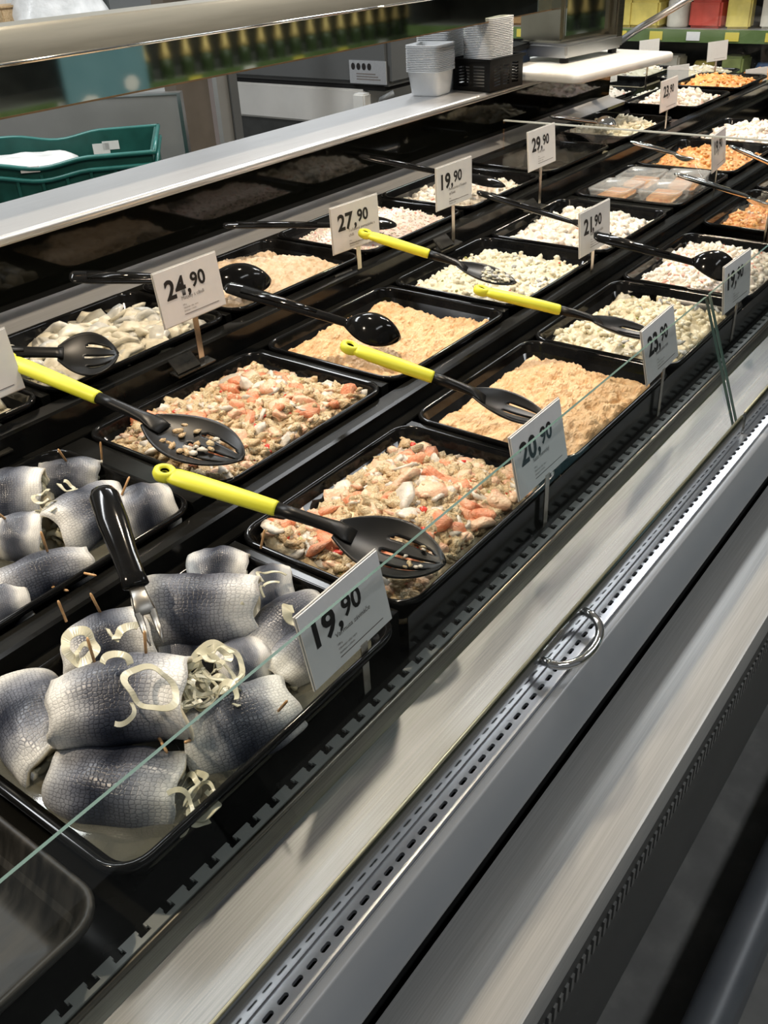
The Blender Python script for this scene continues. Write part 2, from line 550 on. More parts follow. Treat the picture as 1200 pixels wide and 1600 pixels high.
# front: toothed grille, bead, inner sill, ledge
b = MB()
b.box(X0, X1, 0.3905, 0.3945, FD, FD + 0.004)
n = int((2.0 - X0) / 0.0232)
for i in range(n):
    x = X0 + i * 0.0232
    b.box(x, x + 0.0135, 0.3944, 0.4015, FD + 0.0005, FD + 0.0035)
    b.box(x - 0.0015, x + 0.015, 0.3995, 0.4032, FD + 0.0005, FD + 0.003)
b.build('toothed_grille', plain('grille_grey', (0.26, 0.27, 0.26), 0.4), counter)
b = MB()
b.tube([(X0, 0.3875, FD + 0.001), (X1, 0.3875, FD + 0.001)], 0.0032, 10)
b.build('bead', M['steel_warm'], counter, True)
b = MB()
b.prism([(0.3885, FD), (0.378, 0.831), (0.378, 0.80), (0.392, 0.80)], X0, X1)
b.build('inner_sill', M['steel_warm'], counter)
b = MB()
b.prism([(0.378, 0.8305), (0.346, 0.8300), (0.296, 0.8296), (0.296, 0.81), (0.378, 0.81)], X0, X1)
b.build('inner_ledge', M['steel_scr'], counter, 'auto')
# slotted aluminium strip with real openings
SZ = 0.8455
b = MB()
ya, yb = 0.2725, 0.2935
pitch, sl, sw = 0.0150, 0.0098, 0.0040
yc = 0.2815
x = X0
ns = int((X1 - X0) / pitch)
for i in range(ns):
    xa, xb = X0 + i * pitch, X0 + (i + 1) * pitch
    xc = (xa + xb) / 2
    outer, inner = [], []
    for k in range(12):
        t = 2 * PI * k / 12 + PI / 12
        cx, sy = math.cos(t), math.sin(t)
        inner.append((xc + (sl / 2 - sw / 2) * (1 if cx > 0 else -1) + sw / 2 * cx, yc + sw / 2 * sy, SZ))
        ex = (xb - xc) * max(-1, min(1, cx * 1.5))
        if sy > 0:
            ey = (yb - yc) * max(-1, min(1, sy * 1.5))
        else:
            ey = (yc - ya) * max(-1, min(1, sy * 1.5))
        outer.append((xc + ex, yc + ey, SZ))
    wall_ = [(p[0], p[1], SZ - 0.004) for p in inner]
    vs = outer + inner + wall_
    fs = []
    for k in range(12):
        j = (k + 1) % 12
        fs.append((k, j, 12 + j, 12 + k))
        fs.append((12 + k, 12 + j, 24 + j, 24 + k))
    b.add(vs, fs)
b.prism([(yb, SZ), (yb + 0.0015, SZ + 0.0015), (yb + 0.003, SZ - 0.002), (yb + 0.003, SZ - 0.02)], X0, X1, closed=False)
b.prism([(ya, SZ), (ya - 0.001, SZ - 0.004), (ya - 0.001, SZ - 0.02)], X0, X1, closed=False)
b.build('slotted_strip', M['alu'], counter)
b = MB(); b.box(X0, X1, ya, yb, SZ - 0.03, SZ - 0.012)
b.build('slot_dark_box', M['void'], counter)  # near-black box put under the slots so the openings read dark
# grey bumper panel
prof = [(0.2715, 0.838), (0.2705, 0.8435), (0.268, 0.8455), (0.2645, 0.8445)]
for k in range(6):
    a = math.radians(60 + k * 24)
    prof.append((0.2575 + 0.0225 * math.cos(a) * 1.0, 0.824 + 0.0225 * math.sin(a)))
prof = [(0.2715, 0.835), (0.2708, 0.8435), (0.2685, 0.8455), (0.2635, 0.8452), (0.2620, 0.8446), (0.2608, 0.8434), (0.2440, 0.8095), (0.2430, 0.8070), (0.2432, 0.8045), (0.2445, 0.8030), (0.2715, 0.8030)]
b = MB(); b.prism(prof, X0, X1)
b.build('bumper_panel', M['bluegrey'], counter, 'auto')
# packing shelf
b = MB()
b.prism([(0.2590, 0.740), (0.171, 0.740), (0.1675, 0.7385), (0.1660, 0.735), (0.1660, 0.704), (0.176, 0.704), (0.176, 0.72), (0.2590, 0.72)], X0, X1)
b.build('packing_shelf', M['steel_shelf'], counter, 'auto')
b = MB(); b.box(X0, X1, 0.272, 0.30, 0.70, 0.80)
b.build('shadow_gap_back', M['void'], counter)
b = MB(); b.box(X0, X1, 0.1660, 0.30, 0.48, 0.7035)
b.build('front_panel', M['steel_dark'], counter)
b = MB()
for i in range(int((2.6 - 0.2) / 0.0105)):
    x = 0.2 + i * 0.0105
    b.box(x, x + 0.0050, 0.1640, 0.1662, 0.664, 0.686)
b.build('vent_ribs', noisy('rib_grey', (0.16, 0.16, 0.155), (0.20, 0.20, 0.19), 20, 0.45, 0.3), counter)
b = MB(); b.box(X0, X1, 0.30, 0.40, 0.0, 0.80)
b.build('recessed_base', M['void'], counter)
# kick rail near the floor
prof = []
for k in range(13):
    a = PI * k / 12
    prof.append((0.100 + 0.030 * math.cos(PI - a), 0.135 + 0.022 * math.sin(a)))
prof += [(0.130, 0.02), (0.070, 0.02)]
b = MB(); b.prism(prof, X0, X1)
b.build('kick_rail', M['bluedark'], counter, 'auto')

# overhead beam with smoked mirror strip
beam = thing('overhead_beam', 'stainless box beam above the rear worktop with a smoked mirror strip', 'beam', (0, 1.25, 1.25))
b = MB()
b.prism([(1.252, 1.312), (1.2485, 1.316), (1.252, 1.3535), (1.256, 1.358), (1.330, 1.358), (1.334, 1.354), (1.334, 1.312)], X0, 3.4)
b.build('beam_body', M['beam_steel'], beam, 'auto')
b = MB(); b.tube([(X0, 1.2495, 1.3135), (3.4, 1.2495, 1.3135)], 0.0028, 8)
b.build('edge_bead', M['chrome'], beam, True)
b = MB(); b.box(X0, 3.4, 1.254, 1.262, 1.249, 1.312)
b.build('mirror_strip', M['mirror'], beam)
b = MB(); b.box(X0, 3.4, 1.2535, 1.2625, 1.2465, 1.249)
b.build('bronze_trim', M['bronze'], beam)

# ------------------------------------------------------------------ front glass panes
def pane(x0, x1, label, handles):
    t = thing('guard_glass', label, 'glass', ((x0 + x1) / 2, 0.2955, 0.8475), group='hinged front glasses of the counter')
    g0, g1 = Vector((0, 0.2965, 0.852)), Vector((0, 0.3615, 1.030))
    d = (g1 - g0).normalized()
    nrm = Vector((0, d.z, -d.y)) * 0.004
    b = MB()
    P = [g0, g1, g1 - nrm * -1.0, g0 - nrm * -1.0]
    for sgn in (0,):
        b.add([(x0, g0.y, g0.z), (x1, g0.y, g0.z), (x1, g1.y, g1.z), (x0, g1.y, g1.z)], [(0, 1, 2, 3)])
        q0, q1 = g0 + nrm, g1 + nrm
        b.add([(x0, q0.y, q0.z), (x1, q0.y, q0.z), (x1, q1.y, q1.z), (x0, q1.y, q1.z)], [(3, 2, 1, 0)])
    b.build('glass_sheet', M['glass'], t)
    b = MB()
    q0, q1 = g0 + nrm, g1 + nrm
    b.add([(x0, g1.y, g1.z), (x1, g1.y, g1.z), (x1, q1.y, q1.z), (x0, q1.y, q1.z)], [(0, 1, 2, 3)])
    for x in (x0, x1):
        b.add([(x, g0.y, g0.z), (x, g1.y, g1.z), (x, q1.y, q1.z), (x, q0.y, q0.z)], [(0, 1, 2, 3)])
    b.build('polished_edge', M['glassedge'], t)
    b = MB()
    b.prism([(0.2900, 0.8475), (0.2895, 0.874), (0.2912, 0.8765), (0.2935, 0.8765), (0.2955, 0.872), (0.2955, 0.8475)], x0, x1)
    b.build('bottom_rail', M['steel_rail'], t, 'auto')
    b = MB()
    b.tube([(x0, 0.2928, 0.8772), (x1, 0.2928, 0.8772)], 0.0014, 8)
    b.build('gasket', M['gold'], t, True)
    for hx in handles:
        pts = []
        for k in range(15):
            a = PI * k / 14
            pts.append((hx - 0.044 * math.cos(a), 0.2895 - 0.030 * math.sin(a) ** 0.8, 0.862 - 0.004 * math.sin(a)))
        b = MB(); b.tube(pts, [0.0044] * 15, 12)
        b.build('handle', M['chrome'], t, True)
    return t


pane(X0, 1.150, 'tilted front glass with a chrome bow handle, nearer pane', (at(888, 995, 0.862).x,))
pane(1.162, 1.875, 'tilted front glass beyond the dark pane joint, farther pane', ())

# glass partition between the two counter sections, with its bronze-coloured post
t = thing('glass_partition', 'upright glass partition standing across the counter behind the pink salad', 'glass', (1.898, 0.78, BD))
b = MB()
b.box(1.895, 1.901, 0.50, 1.10, 0.845, 1.072)
b.build('glass_sheet', M['glass'], t)
b = MB()
b.box(1.8945, 1.9015, 0.50, 1.10, 1.072, 1.0745)
b.build('polished_edge', plain('bright_glass_edge', (0.45, 0.47, 0.44), 0.15), t)
t = thing('partition_post', 'brown metal upright at the customer end of the glass partition', 'post', (1.897, 0.44, 0.83))
b = MB(); b.box(1.880, 1.912, 0.33, 0.496, 0.833, 1.10, bev=0.004)
b.build('post_body', noisy('brown_metal', (0.085, 0.06, 0.045), (0.12, 0.09, 0.07), 10, 0.35, 0.5), t)
b = MB(); b.box(1.878, 1.914, 0.495, 0.4985, 0.833, 1.10)
b.build('edge_trim', M['steel_warm'], t)


t = thing('slanted_strut', 'slanted steel glass clamp rising past the far end of the white board', 'strut', (2.92, 1.24, 1.06))
b = MB(); b.tube([(2.92, 1.35, 1.085), (2.92, 1.236, 1.156), (2.92, 1.04, 1.262)], 0.010, 8)
b.build('rod', M['steel'], t, True)
b = MB(); b.box(2.905, 2.935, 1.30, 1.38, 1.055, 1.10, bev=0.004)
b.build('foot', M['steel'], t)
b = MB()
b.add([(2.92, 1.34, 1.09), (2.92, 0.55, 0.98), (2.92, 0.55, 1.10), (2.92, 1.04, 1.262)], [(0, 1, 2, 3)])
b.build('glass_sheet', M['glass'], t)


# ------------------------------------------------------------------ trays
def rrect(a, bb, r, n=6):
    pts = []
    for cx, cy, s in ((a - r, bb - r, 0), (-a + r, bb - r, 1), (-a + r, -bb + r, 2), (a - r, -bb + r, 3)):
        for k in range(n + 1):
            t = PI / 2 * (s + k / n)
            pts.append((cx + r * math.cos(t), cy + r * math.sin(t)))
    return pts


def tray_mesh(name, a, bb, depth, mat, R=0.030, wall=0.020):
    prof = [(0.030, -depth - 0.003), (0.010, -0.012), (0.004, -0.009), (0.0006, -0.007), (0.0, -0.003), (0.0010, -0.0006), (0.0026, 0.0), (0.0048, -0.0003),
            (0.0066, -0.002), (0.0078, -0.006), (0.0078 + wall * 0.5, -depth * 0.6), (0.0078 + wall * 0.8, -depth + 0.009), (0.0078 + wall, -depth + 0.003), (0.0078 + wall + 0.010, -depth)]
    vs, fs = [], []
    n = None
    for ins, z in prof:
        L = rrect(a - ins, bb - ins, max(0.006, R - ins * 0.7))
        n = len(L)
        vs += [(x, y, z) for x, y in L]
    for s in range(len(prof) - 1):
        for k in range(n):
            j = (k + 1) % n
            fs.append((s * n + k, s * n + j, (s + 1) * n + j, (s + 1) * n + k))
    fs.append(tuple(range(n - 1, -1, -1)))
    fs.append(tuple((len(prof) - 1) * n + k for k in range(n)))
    b = MB(); b.add(vs, fs)
    return b.mesh(name, mat, True)


TR = {}
_tm = {}


def tray(key, x0, x1, y0, y1, zr, depth, label, mat='blackgloss', group='black food trays set in the counter'):
    a, bb = (x1 - x0) / 2, (y1 - y0) / 2
    k = (round(a, 3), round(bb, 3), depth, mat)
    if k not in _tm:
        _tm[k] = tray_mesh('serving_tray', a, bb, depth, M[mat])
    o = link('serving_tray', _tm[k])
    o.location = ((x0 + x1) / 2, (y0 + y1) / 2, zr)
    tag(o, label, 'tray', group)
    TR[key] = dict(cx=(x0 + x1) / 2, cy=(y0 + y1) / 2, a=a, b=bb, z=zr, d=depth)
    return o


FZ, MZ, BZ = 0.900, 0.9286, 0.970
FY, MY, BY = (0.410, 0.6455), (0.690, 0.942), (0.990, 1.222)
DEP = 0.052
tray('t0', -0.135, 0.184, 0.404, 0.6455, 0.889, 0.043, 'empty scratched tray in the near corner below the rolled herring', 'worn')
tray('t1', 0.193, 0.532, 0.4025, FY[1], FZ, DEP, 'black tray of rolled herring in brine behind the 19,90 tag in the front row')
tray('t2', 0.548, 0.868, *FY, FZ, DEP, 'black front-row tray of salmon salad beside the rolled herring')
tray('t3', 0.882, 1.200, *FY, FZ, DEP, 'black front-row tray of peach fish spread behind the 20,90 tag')
tray('t4', 1.204, 1.520, *FY, FZ, DEP, 'black front-row tray of creamy potato salad behind the front 23,90 tag')
tray('t5', 1.530, 1.850, *FY, FZ, DEP, 'black front-row tray of pink crab salad next to the glass partition')
tray('m1', 0.232, 0.5475, *MY, MZ, DEP, 'black middle-row tray of rolled herring at the left edge of the picture')
tray('m2', 0.583, 0.897, *MY, MZ, DEP, 'black middle-row tray of salmon salad under a yellow-handled slotted spoon')
tray('m3', 0.913, 1.222, *MY, MZ, DEP, 'black middle-row tray of peach fish spread with a black spoon in it')
tray('m4', 1.240, 1.551, *MY, MZ, DEP, 'black middle-row tray of white potato salad behind the 21,90 tag')
tray('m5', 1.563, 1.880, *MY, MZ, DEP, 'black middle-row tray of crab salad in front of the glass partition')
tray('b1', 0.262, 0.577, *BY, BZ, DEP, 'black rear-row tray at the left picture edge behind the cut-off tag')
tray('b2', 0.590, 0.908, *BY, BZ, DEP, 'black rear-row tray of pale herring pieces behind the 24,90 tag')
tray('b3', 0.920, 1.238, *BY, BZ, DEP, 'black rear-row tray of tan spread behind the 27,90 tag')
tray('b4', 1.250, 1.566, *BY, BZ, DEP, 'black rear-row tray of pink spread behind the rear 19,90 tag')
tray('b5', 1.578, 1.885, *BY, BZ, DEP, 'black rear-row tray of crab salad with a clear spoon near the partition')
# beyond the partition
tray('t6', 1.925, 2.240, *FY, FZ, DEP, 'black front-row tray of orange salad just beyond the partition')
tray('t7', 2.262, 2.570, *FY, FZ, DEP, 'far black front-row tray of pale salad under a steel spoon')
tray('m6', 1.925, 2.240, *MY, MZ, DEP, 'black middle-row tray holding clear lidded tubs beyond the partition')
tray('m7', 2.255, 2.570, *MY, MZ, DEP, 'black middle-row tray of orange salad far beyond the partition')
tray('m8', 2.590, 2.900, *MY, MZ, DEP, 'far black middle-row tray of pink salad')
tray('b6', 1.925, 2.240, *BY, BZ, DEP, 'empty-looking black rear-row tray just beyond the partition')
tray('b7', 2.330, 2.640, *BY, BZ, DEP, 'black rear-row tray of yellow salad with a ladle under the white board')
tray('b8', 2.80, 3.10, *BY, BZ, DEP, 'farthest black rear-row tray of pink salad beside the doubled tags')


rows = {'t': [], 'm': [], 'b': []}
for k_, v_ in TR.items():
    if k_[0] in rows and len(k_) == 2 and k_ != 't0':
        rows[k_[0]].append(v_)
for r_, (dk, yy) in {'t': (FD, FY), 'm': (MD, MY), 'b': (BD, BY)}.items():
    L_ = sorted(rows[r_], key=lambda q: q['cx'])
    for p_, q_ in zip(L_[:-1], L_[1:]):
        xa, xb = p_['cx'] + p_['a'] + 0.0003, q_['cx'] - q_['a'] - 0.0003
        if 0.002 < xb - xa < 0.06:
            b = MB(); b.box(xa, xb, yy[0] + 0.012, yy[1] - 0.004, dk, p_['z'] - 0.006)
            b.build('cross_bar', M['black'], counter)
b = MB(); b.box(0.545, X1, 0.4086, FY[0] - 0.0003, FD, FZ - 0.006)
b.build('glare_mask', M['black'], counter)  # black strip added to hide the bright reflection on the front tray walls
b = MB(); b.box(0.2, X1, FY[1] + 0.0003, 0.6638, FD, FZ - 0.006, bev=0.001)
b.build('deck_strip', M['black'], counter)
b = MB(); b.box(X0, X1, MY[1] + 0.0003, 0.9618, MD, MZ - 0.006, bev=0.001)
b.build('deck_strip', M['black'], counter)
b = MB(); b.box(X0, 2.9, BY[1] + 0.0003, 1.2448, BD, BZ - 0.010, bev=0.001)
b.build('deck_strip', M['black'], counter)
for k in range(2):
    x = 2.66 + 0.37 * k
    tray('tf%d' % k, x, x + 0.31, *FY, FZ, DEP, 'distant black tray beyond the partition, front row number %s from it' % ('three', 'four')[k])
    if k:
        tray('mf%d' % k, x + 0.25, x + 0.56, *MY, MZ, DEP, 'last distant black tray of the middle row beyond the partition')
tray('bf1', 3.16, 3.46, *BY, BZ, DEP, 'last distant black tray of the rear row beside the slanted strut')

# ------------------------------------------------------------------ foods
def nf(x, y, s, seed, o=4):
    return noise.fractal(Vector((x * s + seed * 7.3, y * s - seed * 3.1, seed * 1.7)), 0.9, 2.0, o)


def vor(x, y, s, seed):
    return noise.voronoi(Vector((x * s + seed * 5.1, y * s + seed * 2.3, seed)))[0]


def h_paste(x, y, sd):
    wx = x + 0.02 * nf(x, y, 14, sd + 3, 2)
    wy = y + 0.03 * nf(x, y, 14, sd + 5, 2)
    return 0.010 * nf(x, y, 10, sd, 3) + 0.0055 * (1 - abs(nf(wx * 0.8, wy * 1.5, 38, sd + 1, 3)) * 2.0) + 0.0022 * nf(x, y, 150, sd + 2, 2)


def h_grain(x, y, sd):
    return 0.007 * nf(x, y, 11, sd, 3) + 0.003 * nf(x, y, 120, sd + 1, 2)


def h_lump(x, y, sd):
    d = vor(x, y, 62, sd)
    return 0.008 * nf(x, y, 10, sd, 3) + 0.013 * (0.45 - d[0]) + 0.0030 * nf(x, y, 130, sd, 2)


def h_crab(x, y, sd):
    d = vor(x, y, 42, sd)
    return 0.009 * nf(x, y, 10, sd, 3) + 0.013 * (0.45 - d[0]) + 0.0028 * nf(x, y, 130, sd, 2)


def h_mix(x, y, sd):
    d = vor(x, y, 48, sd)
    return 0.010 * nf(x, y, 10, sd, 3) + 0.009 * (0.45 - d[0]) + 0.004 * nf(x, y, 110, sd, 2)


class Food:
    def __init__(self, key, fn, seed, edge=-0.024, dome=0.016, tilt=(0, 0), shift=(0, 0), n=100):
        self.t = TR[key]
        self.fn, self.sd, self.edge, self.dome, self.tilt, self.sh, self.n = fn, seed, edge, dome, tilt, shift, n
        self.a, self.b = self.t['a'] - 0.0155, self.t['b'] - 0.0155

    def z(self, x, y):
        k = max(abs(x) / self.a, abs(y) / self.b)
        k = min(1.0, k)
        r = min(1, math.hypot((x - self.sh[0]) / self.a, (y - self.sh[1]) / self.b))
        z = self.edge + self.dome * (1 - r * r) + self.tilt[0] * x + self.tilt[1] * y + self.fn(x, y, self.sd)
        if k > 0.9:
            q = (k - 0.9) / 0.1
            z -= 0.016 * q * q
        return max(z, -self.t['d'] + 0.001)

    def surface(self, name, mat, parent=None):
        n = self.n
        ny = max(8, int(n * self.b / self.a))
        R = 0.020
        vs, fs = [], []
        for j in range(ny + 1):
            for i in range(n + 1):
                s, t = -1 + 2 * i / n, -1 + 2 * j / ny
                k = max(abs(s), abs(t))
                if k < 1e-6:
                    x = y = 0.0
                else:
                    x, y = s / k * self.a, t / k * self.b
                    ax, ay = abs(x) - (self.a - R), abs(y) - (self.b - R)
                    if ax > 0 and ay > 0:
                        l = math.hypot(ax, ay)
                        x = math.copysign(self.a - R + ax / l * R, x)
                        y = math.copysign(self.b - R + ay / l * R, y)
                    x *= k
                    y *= k
                z = self.z(x, y)
                if k > 0.9999:
                    z = -self.t['d'] + 0.002
                    x *= 0.94; y *= 0.94
                vs.append((x, y, z))
        for j in range(ny):
            for i in range(n):
                q = j * (n + 1) + i
                fs.append((q, q + 1, q + n + 2, q + n + 1))
        b = MB(); b.add(vs, fs)
        o = b.build(name, mat, parent, True, org=(0, 0, 0))
        if parent is None:
            o.location = (self.t['cx'], self.t['cy'], self.t['z'])
        return o


def chunk_geo(sx, sy, sz, rnd, bev=0.25, npts=15):
    """irregular torn piece: hull of scattered points, about 26 triangles"""
    bm = bmesh.new()
    for k in range(npts):
        while True:
            p = Vector((rnd.uniform(-1, 1), rnd.uniform(-1, 1), rnd.uniform(-1, 1)))
            if 0.55 < p.length < 1.05:
                break
        bm.verts.new((p.x * sx * 0.55, p.y * sy * 0.55, p.z * sz * 0.55))
    r = bmesh.ops.convex_hull(bm, input=bm.verts[:])
    bmesh.ops.delete(bm, geom=[v for v in bm.verts if not v.link_faces], context='VERTS')
    bm.verts.index_update()
    out = ([v.co.copy() for v in bm.verts], [[q.index for q in f.verts] for f in bm.faces])
    bm.free()
    return out


def crag_geo(sx, sy, sz, rnd, sub=1, amp=0.5, cuts=5, cd=0.36):
    """craggy torn lump: icosphere roughened by noise"""
    bm = bmesh.new()
    bmesh.ops.create_icosphere(bm, subdivisions=sub, radius=0.55)
    off = Vector((rnd.uniform(0, 50), rnd.uniform(0, 50), rnd.uniform(0, 50)))
    q = [Vector((rnd.uniform(-1, 1), rnd.uniform(-1, 1), rnd.uniform(-1, 1))).normalized() for _ in range(cuts)]
    for v in bm.verts:
        d = v.co.normalized()
        p = v.co.copy()
        for n_ in q:                                   # a few flat cut faces
            e = p.dot(n_) - cd
            if e > 0:
                p -= n_ * e
        p *= 1 + amp * noise.noise(d * 2.2 + off) + 0.5 * amp * noise.noise(d * 5.0 + off)
        v.co = Vector((p.x * sx, p.y * sy, p.z * sz)) * 1.15
    bm.verts.index_update()
    out = ([v.co.copy() for v in bm.verts], [[z.index for z in f.verts] for f in bm.faces])
    bm.free()
    return out


def bits(food, name, parent, specs, count, rnd, margin=0.93, sink=0.3, tiltmax=0.8, smooth=False, craggy=False):
    """many small pieces joined into one part; specs = [(weight, mat, (sx,sy,sz))]"""
    mats = [M[s[1]] for s in specs]
    geo = [[(crag_geo(*s[2], rnd, 2 if s[2][0] > 0.012 else 1) if craggy else chunk_geo(*s[2], rnd)) for _ in range(5)] for s in specs]
    wts = [s[0] for s in specs]
    b = MB()
    for _ in range(count):
        k = rnd.choices(range(len(specs)), wts)[0]
        V, Fc = rnd.choice(geo[k])
        x, y = rnd.uniform(-1, 1) * food.a * margin, rnd.uniform(-1, 1) * food.b * margin
        z = food.z(x, y)
        R = Matrix.Rotation(rnd.uniform(0, 2 * PI), 3, 'Z') @ Matrix.Rotation(rnd.uniform(-tiltmax, tiltmax), 3, 'X') @ Matrix.Rotation(rnd.uniform(-tiltmax, tiltmax), 3, 'Y')
        s = rnd.uniform(0.65, 1.25)
        hz = specs[k][2][2]
        T = Vector((x, y, z + hz * s * (0.5 - sink)))
        b.add([R @ (v * s) + T for v in V], Fc, k)
    o = b.build(name, mats, parent, smooth, org=(0, 0, 0))
    o['kind'] = 'stuff'
    return o


def pieces(food, name, parent, variants, count, rnd, h, margin=0.9, tiltmax=0.6, smin=0.7, smax=1.25):
    """countable pieces, each its own part sharing mesh data"""
    for _ in range(count):
        me = rnd.choice(variants)
        x, y = rnd.uniform(-1, 1) * food.a * margin, rnd.uniform(-1, 1) * food.b * margin
        s = rnd.uniform(smin, smax)
        z = food.z(x, y) + h * s * 0.22
        mt = Matrix.Translation((x, y, z)) @ Matrix.Rotation(rnd.uniform(0, 2 * PI), 4, 'Z') @ Matrix.Rotation(rnd.uniform(-tiltmax, tiltmax), 4, 'X') @ Matrix.Rotation(rnd.uniform(-tiltmax, tiltmax), 4, 'Y') @ Matrix.Scale(s, 4)
        link(name, me, parent, mt)


def chunk_mesh(name, dims, mat, rnd, bev=0.25):
    V, Fc = crag_geo(*dims, rnd, 2, 0.20, 9, 0.27)
    b = MB(); b.add(V, Fc)
    return b.mesh(name, mat, True)


def food_root(name, label, cat, key, group=None):
    t = TR[key]
    return thing(name, label, cat, (t['cx'], t['cy'], t['z']), group=group)


def salmon_salad(key, label, seed, tilt=(0, 0)):
    rnd = random.Random(seed)
    root = food_root('salmon_salad', label, 'salad', key, 'salmon salads')
    f = Food(key, h_mix, seed, edge=-0.014, dome=0.022, tilt=tilt, n=110)
    f.surface('salad_base', M['mixbase'], root)['kind'] = 'stuff'
    bits(f, 'fish_flakes', root, [(5, 'flake', (0.019, 0.014, 0.008)), (3, 'flake_dark', (0.016, 0.012, 0.007)), (1.0, 'silver', (0.020, 0.014, 0.007)),
                                  (2.2, 'salmon_pale', (0.018, 0.013, 0.008)), (0.8, 'pepper', (0.008, 0.006, 0.004)), (0.8, 'pickle', (0.009, 0.007, 0.004)),
                                  (10, 'flake', (0.010, 0.005, 0.004)), (6, 'flake_dark', (0.010, 0.004, 0.004)), (2, 'salmon', (0.011, 0.006, 0.004))], 2300, rnd, sink=0.45, smooth=True, craggy=True)
    var = [chunk_mesh('salmon_chunk', (0.034 * rnd.uniform(0.7, 1.2), 0.026 * rnd.uniform(0.8, 1.2), 0.018), M['salmon'] if k < 5 else M['salmon_pale'], rnd) for k in range(8)]
    pieces(f, 'salmon_chunk', root, var, 50, rnd, 0.012)
    var = [chunk_mesh('fish_chunk', (0.036 * rnd.uniform(0.7, 1.2), 0.024, 0.012), M['silver'], rnd) for k in range(4)]
    pieces(f, 'fish_chunk', root, var, 16, rnd, 0.010)
    var = [chunk_mesh('pepper_piece', (0.011, 0.009, 0.006), M['pepper'], rnd) for k in range(3)]
    pieces(f, 'pepper_piece', root, var, 26, rnd, 0.010)


def spread(key, label, seed, mat, name='fish_spread', group='fish spreads', **k):
    f = Food(key, h_paste, seed, n=120, **k)
    o = f.surface(name, M[mat])
    tag(o, label, 'spread', group, 'stuff')
    return f


def lumpy(key, label, seed, mat, fn, specs, count, name, cat='salad', group=None, **k):
    rnd = random.Random(seed)
    root = food_root(name, label, cat, key, group)
    f = Food(key, fn, seed, **k)
    f.surface('salad_base', M[mat], root)['kind'] = 'stuff'
    bits(f, 'salad_bits', root, specs, count, rnd, sink=0.5, smooth=True, craggy=True)
    return f


salmon_salad('t2', 'salmon salad heap in the front row beside the herring rolls', 21)
salmon_salad('m2', 'salmon salad heap in the middle row left of the peach spread', 22)
spread('m3', 'peach fish spread in the middle-row tray with the black spoon', 31, 'paste', edge=-0.020, dome=0.014)
spread('t3', 'peach fish spread in the front-row tray behind the 20,90 tag', 37, 'paste', edge=-0.020, dome=0.016)
spread('b3', 'tan spread in the rear-row tray behind the 27,90 tag', 33, 'paste2', edge=-0.018, dome=0.012)
POT = [(5, 'potato_bit', (0.010, 0.009, 0.008)), (2, 'potato', (0.012, 0.010, 0.008)), (0.5, 'herring_bit', (0.012, 0.007, 0.004)), (0.3, 'pickle', (0.006, 0.005, 0.004)), (0.12, 'pepper', (0.004, 0.004, 0.003))]
CRB = [(4, 'crab_bit', (0.015, 0.012, 0.011)), (2, 'crab', (0.014, 0.012, 0.010)), (0.7, 'crab_red', (0.012, 0.006, 0.004))]
lumpy('m4', 'white potato salad in the middle row behind the 21,90 tag', 41, 'potato', h_lump, POT, 400, 'potato_salad', group='potato salads', edge=-0.016, dome=0.014, n=90)
lumpy('t4', 'creamy potato salad in the front row behind the front 23,90 tag', 42, 'potato_b', h_lump, [(4, 'potato_bit_b', (0.012, 0.010, 0.009)), (2, 'potato_bit', (0.010, 0.008, 0.007)), (0.5, 'herring_bit', (0.014, 0.008, 0.004)), (0.3, 'pickle', (0.006, 0.005, 0.004))], 360, 'potato_salad', group='potato salads', edge=-0.016, dome=0.016, n=90)
lumpy('m5', 'chunky crab salad in the middle row before the partition', 43, 'crab', h_crab, CRB, 420, 'crab_salad', group='crab salads', edge=-0.018, dome=0.018, n=80)
lumpy('t5', 'pink crab salad in the front row before the partition', 44, 'crab', h_lump, [(4, 'crab_bit', (0.011, 0.010, 0.008)), (2, 'crab', (0.011, 0.010, 0.008)), (0.9, 'crab_red', (0.012, 0.006, 0.004))], 700, 'crab_salad', group='crab salads', edge=-0.016, dome=0.018, n=80)
lumpy('b4', 'pink grainy spread in the rear row behind the rear 19,90 tag', 45, 'pinkspread', h_grain, [(4, 'crab_bit', (0.006, 0.005, 0.004)), (3, 'pinkspread', (0.006, 0.005, 0.004)), (0.5, 'crab_red', (0.006, 0.004, 0.003))], 900, 'pink_spread', 'spread', edge=-0.016, dome=0.014, n=70)
lumpy('b5', 'crab salad in the rear row with the clear spoon', 46, 'crab', h_crab, CRB, 320, 'crab_salad', group='crab salads', edge=-0.022, dome=0.020, n=60)
CAR = [(4, 'carrot_bit', (0.012, 0.009, 0.008)), (3, 'carrot', (0.010, 0.008, 0.007)), (1, 'crab_bit', (0.008, 0.006, 0.005))]
lumpy('t6', 'orange carrot salad in the front row just beyond the partition', 47, 'carrot', h_crab, CAR, 380, 'carrot_salad', group='orange salads', edge=-0.022, dome=0.020, n=60)
lumpy('m7', 'orange carrot salad in the middle row far beyond the partition', 48, 'carrot', h_crab, CAR, 300, 'carrot_salad', group='orange salads', edge=-0.018, dome=0.030, n=50)
lumpy('t7', 'pale salad far along the front row under the steel spoon', 49, 'crab', h_lump, CRB, 250, 'crab_salad', group='far salads', edge=-0.020, dome=0.016, n=40)
lumpy('m8', 'pink salad far along the middle row', 50, 'pinkspread', h_lump, CRB, 250, 'crab_salad', group='far salads', edge=-0.016, dome=0.030, n=40)
lumpy('b7', 'pale yellow salad in the rear row under the white board', 51, 'potato', h_crab, [(4, 'potato_bit', (0.022, 0.016, 0.012))], 150, 'potato_salad', group='far salads', edge=-0.020, dome=0.020, n=40)
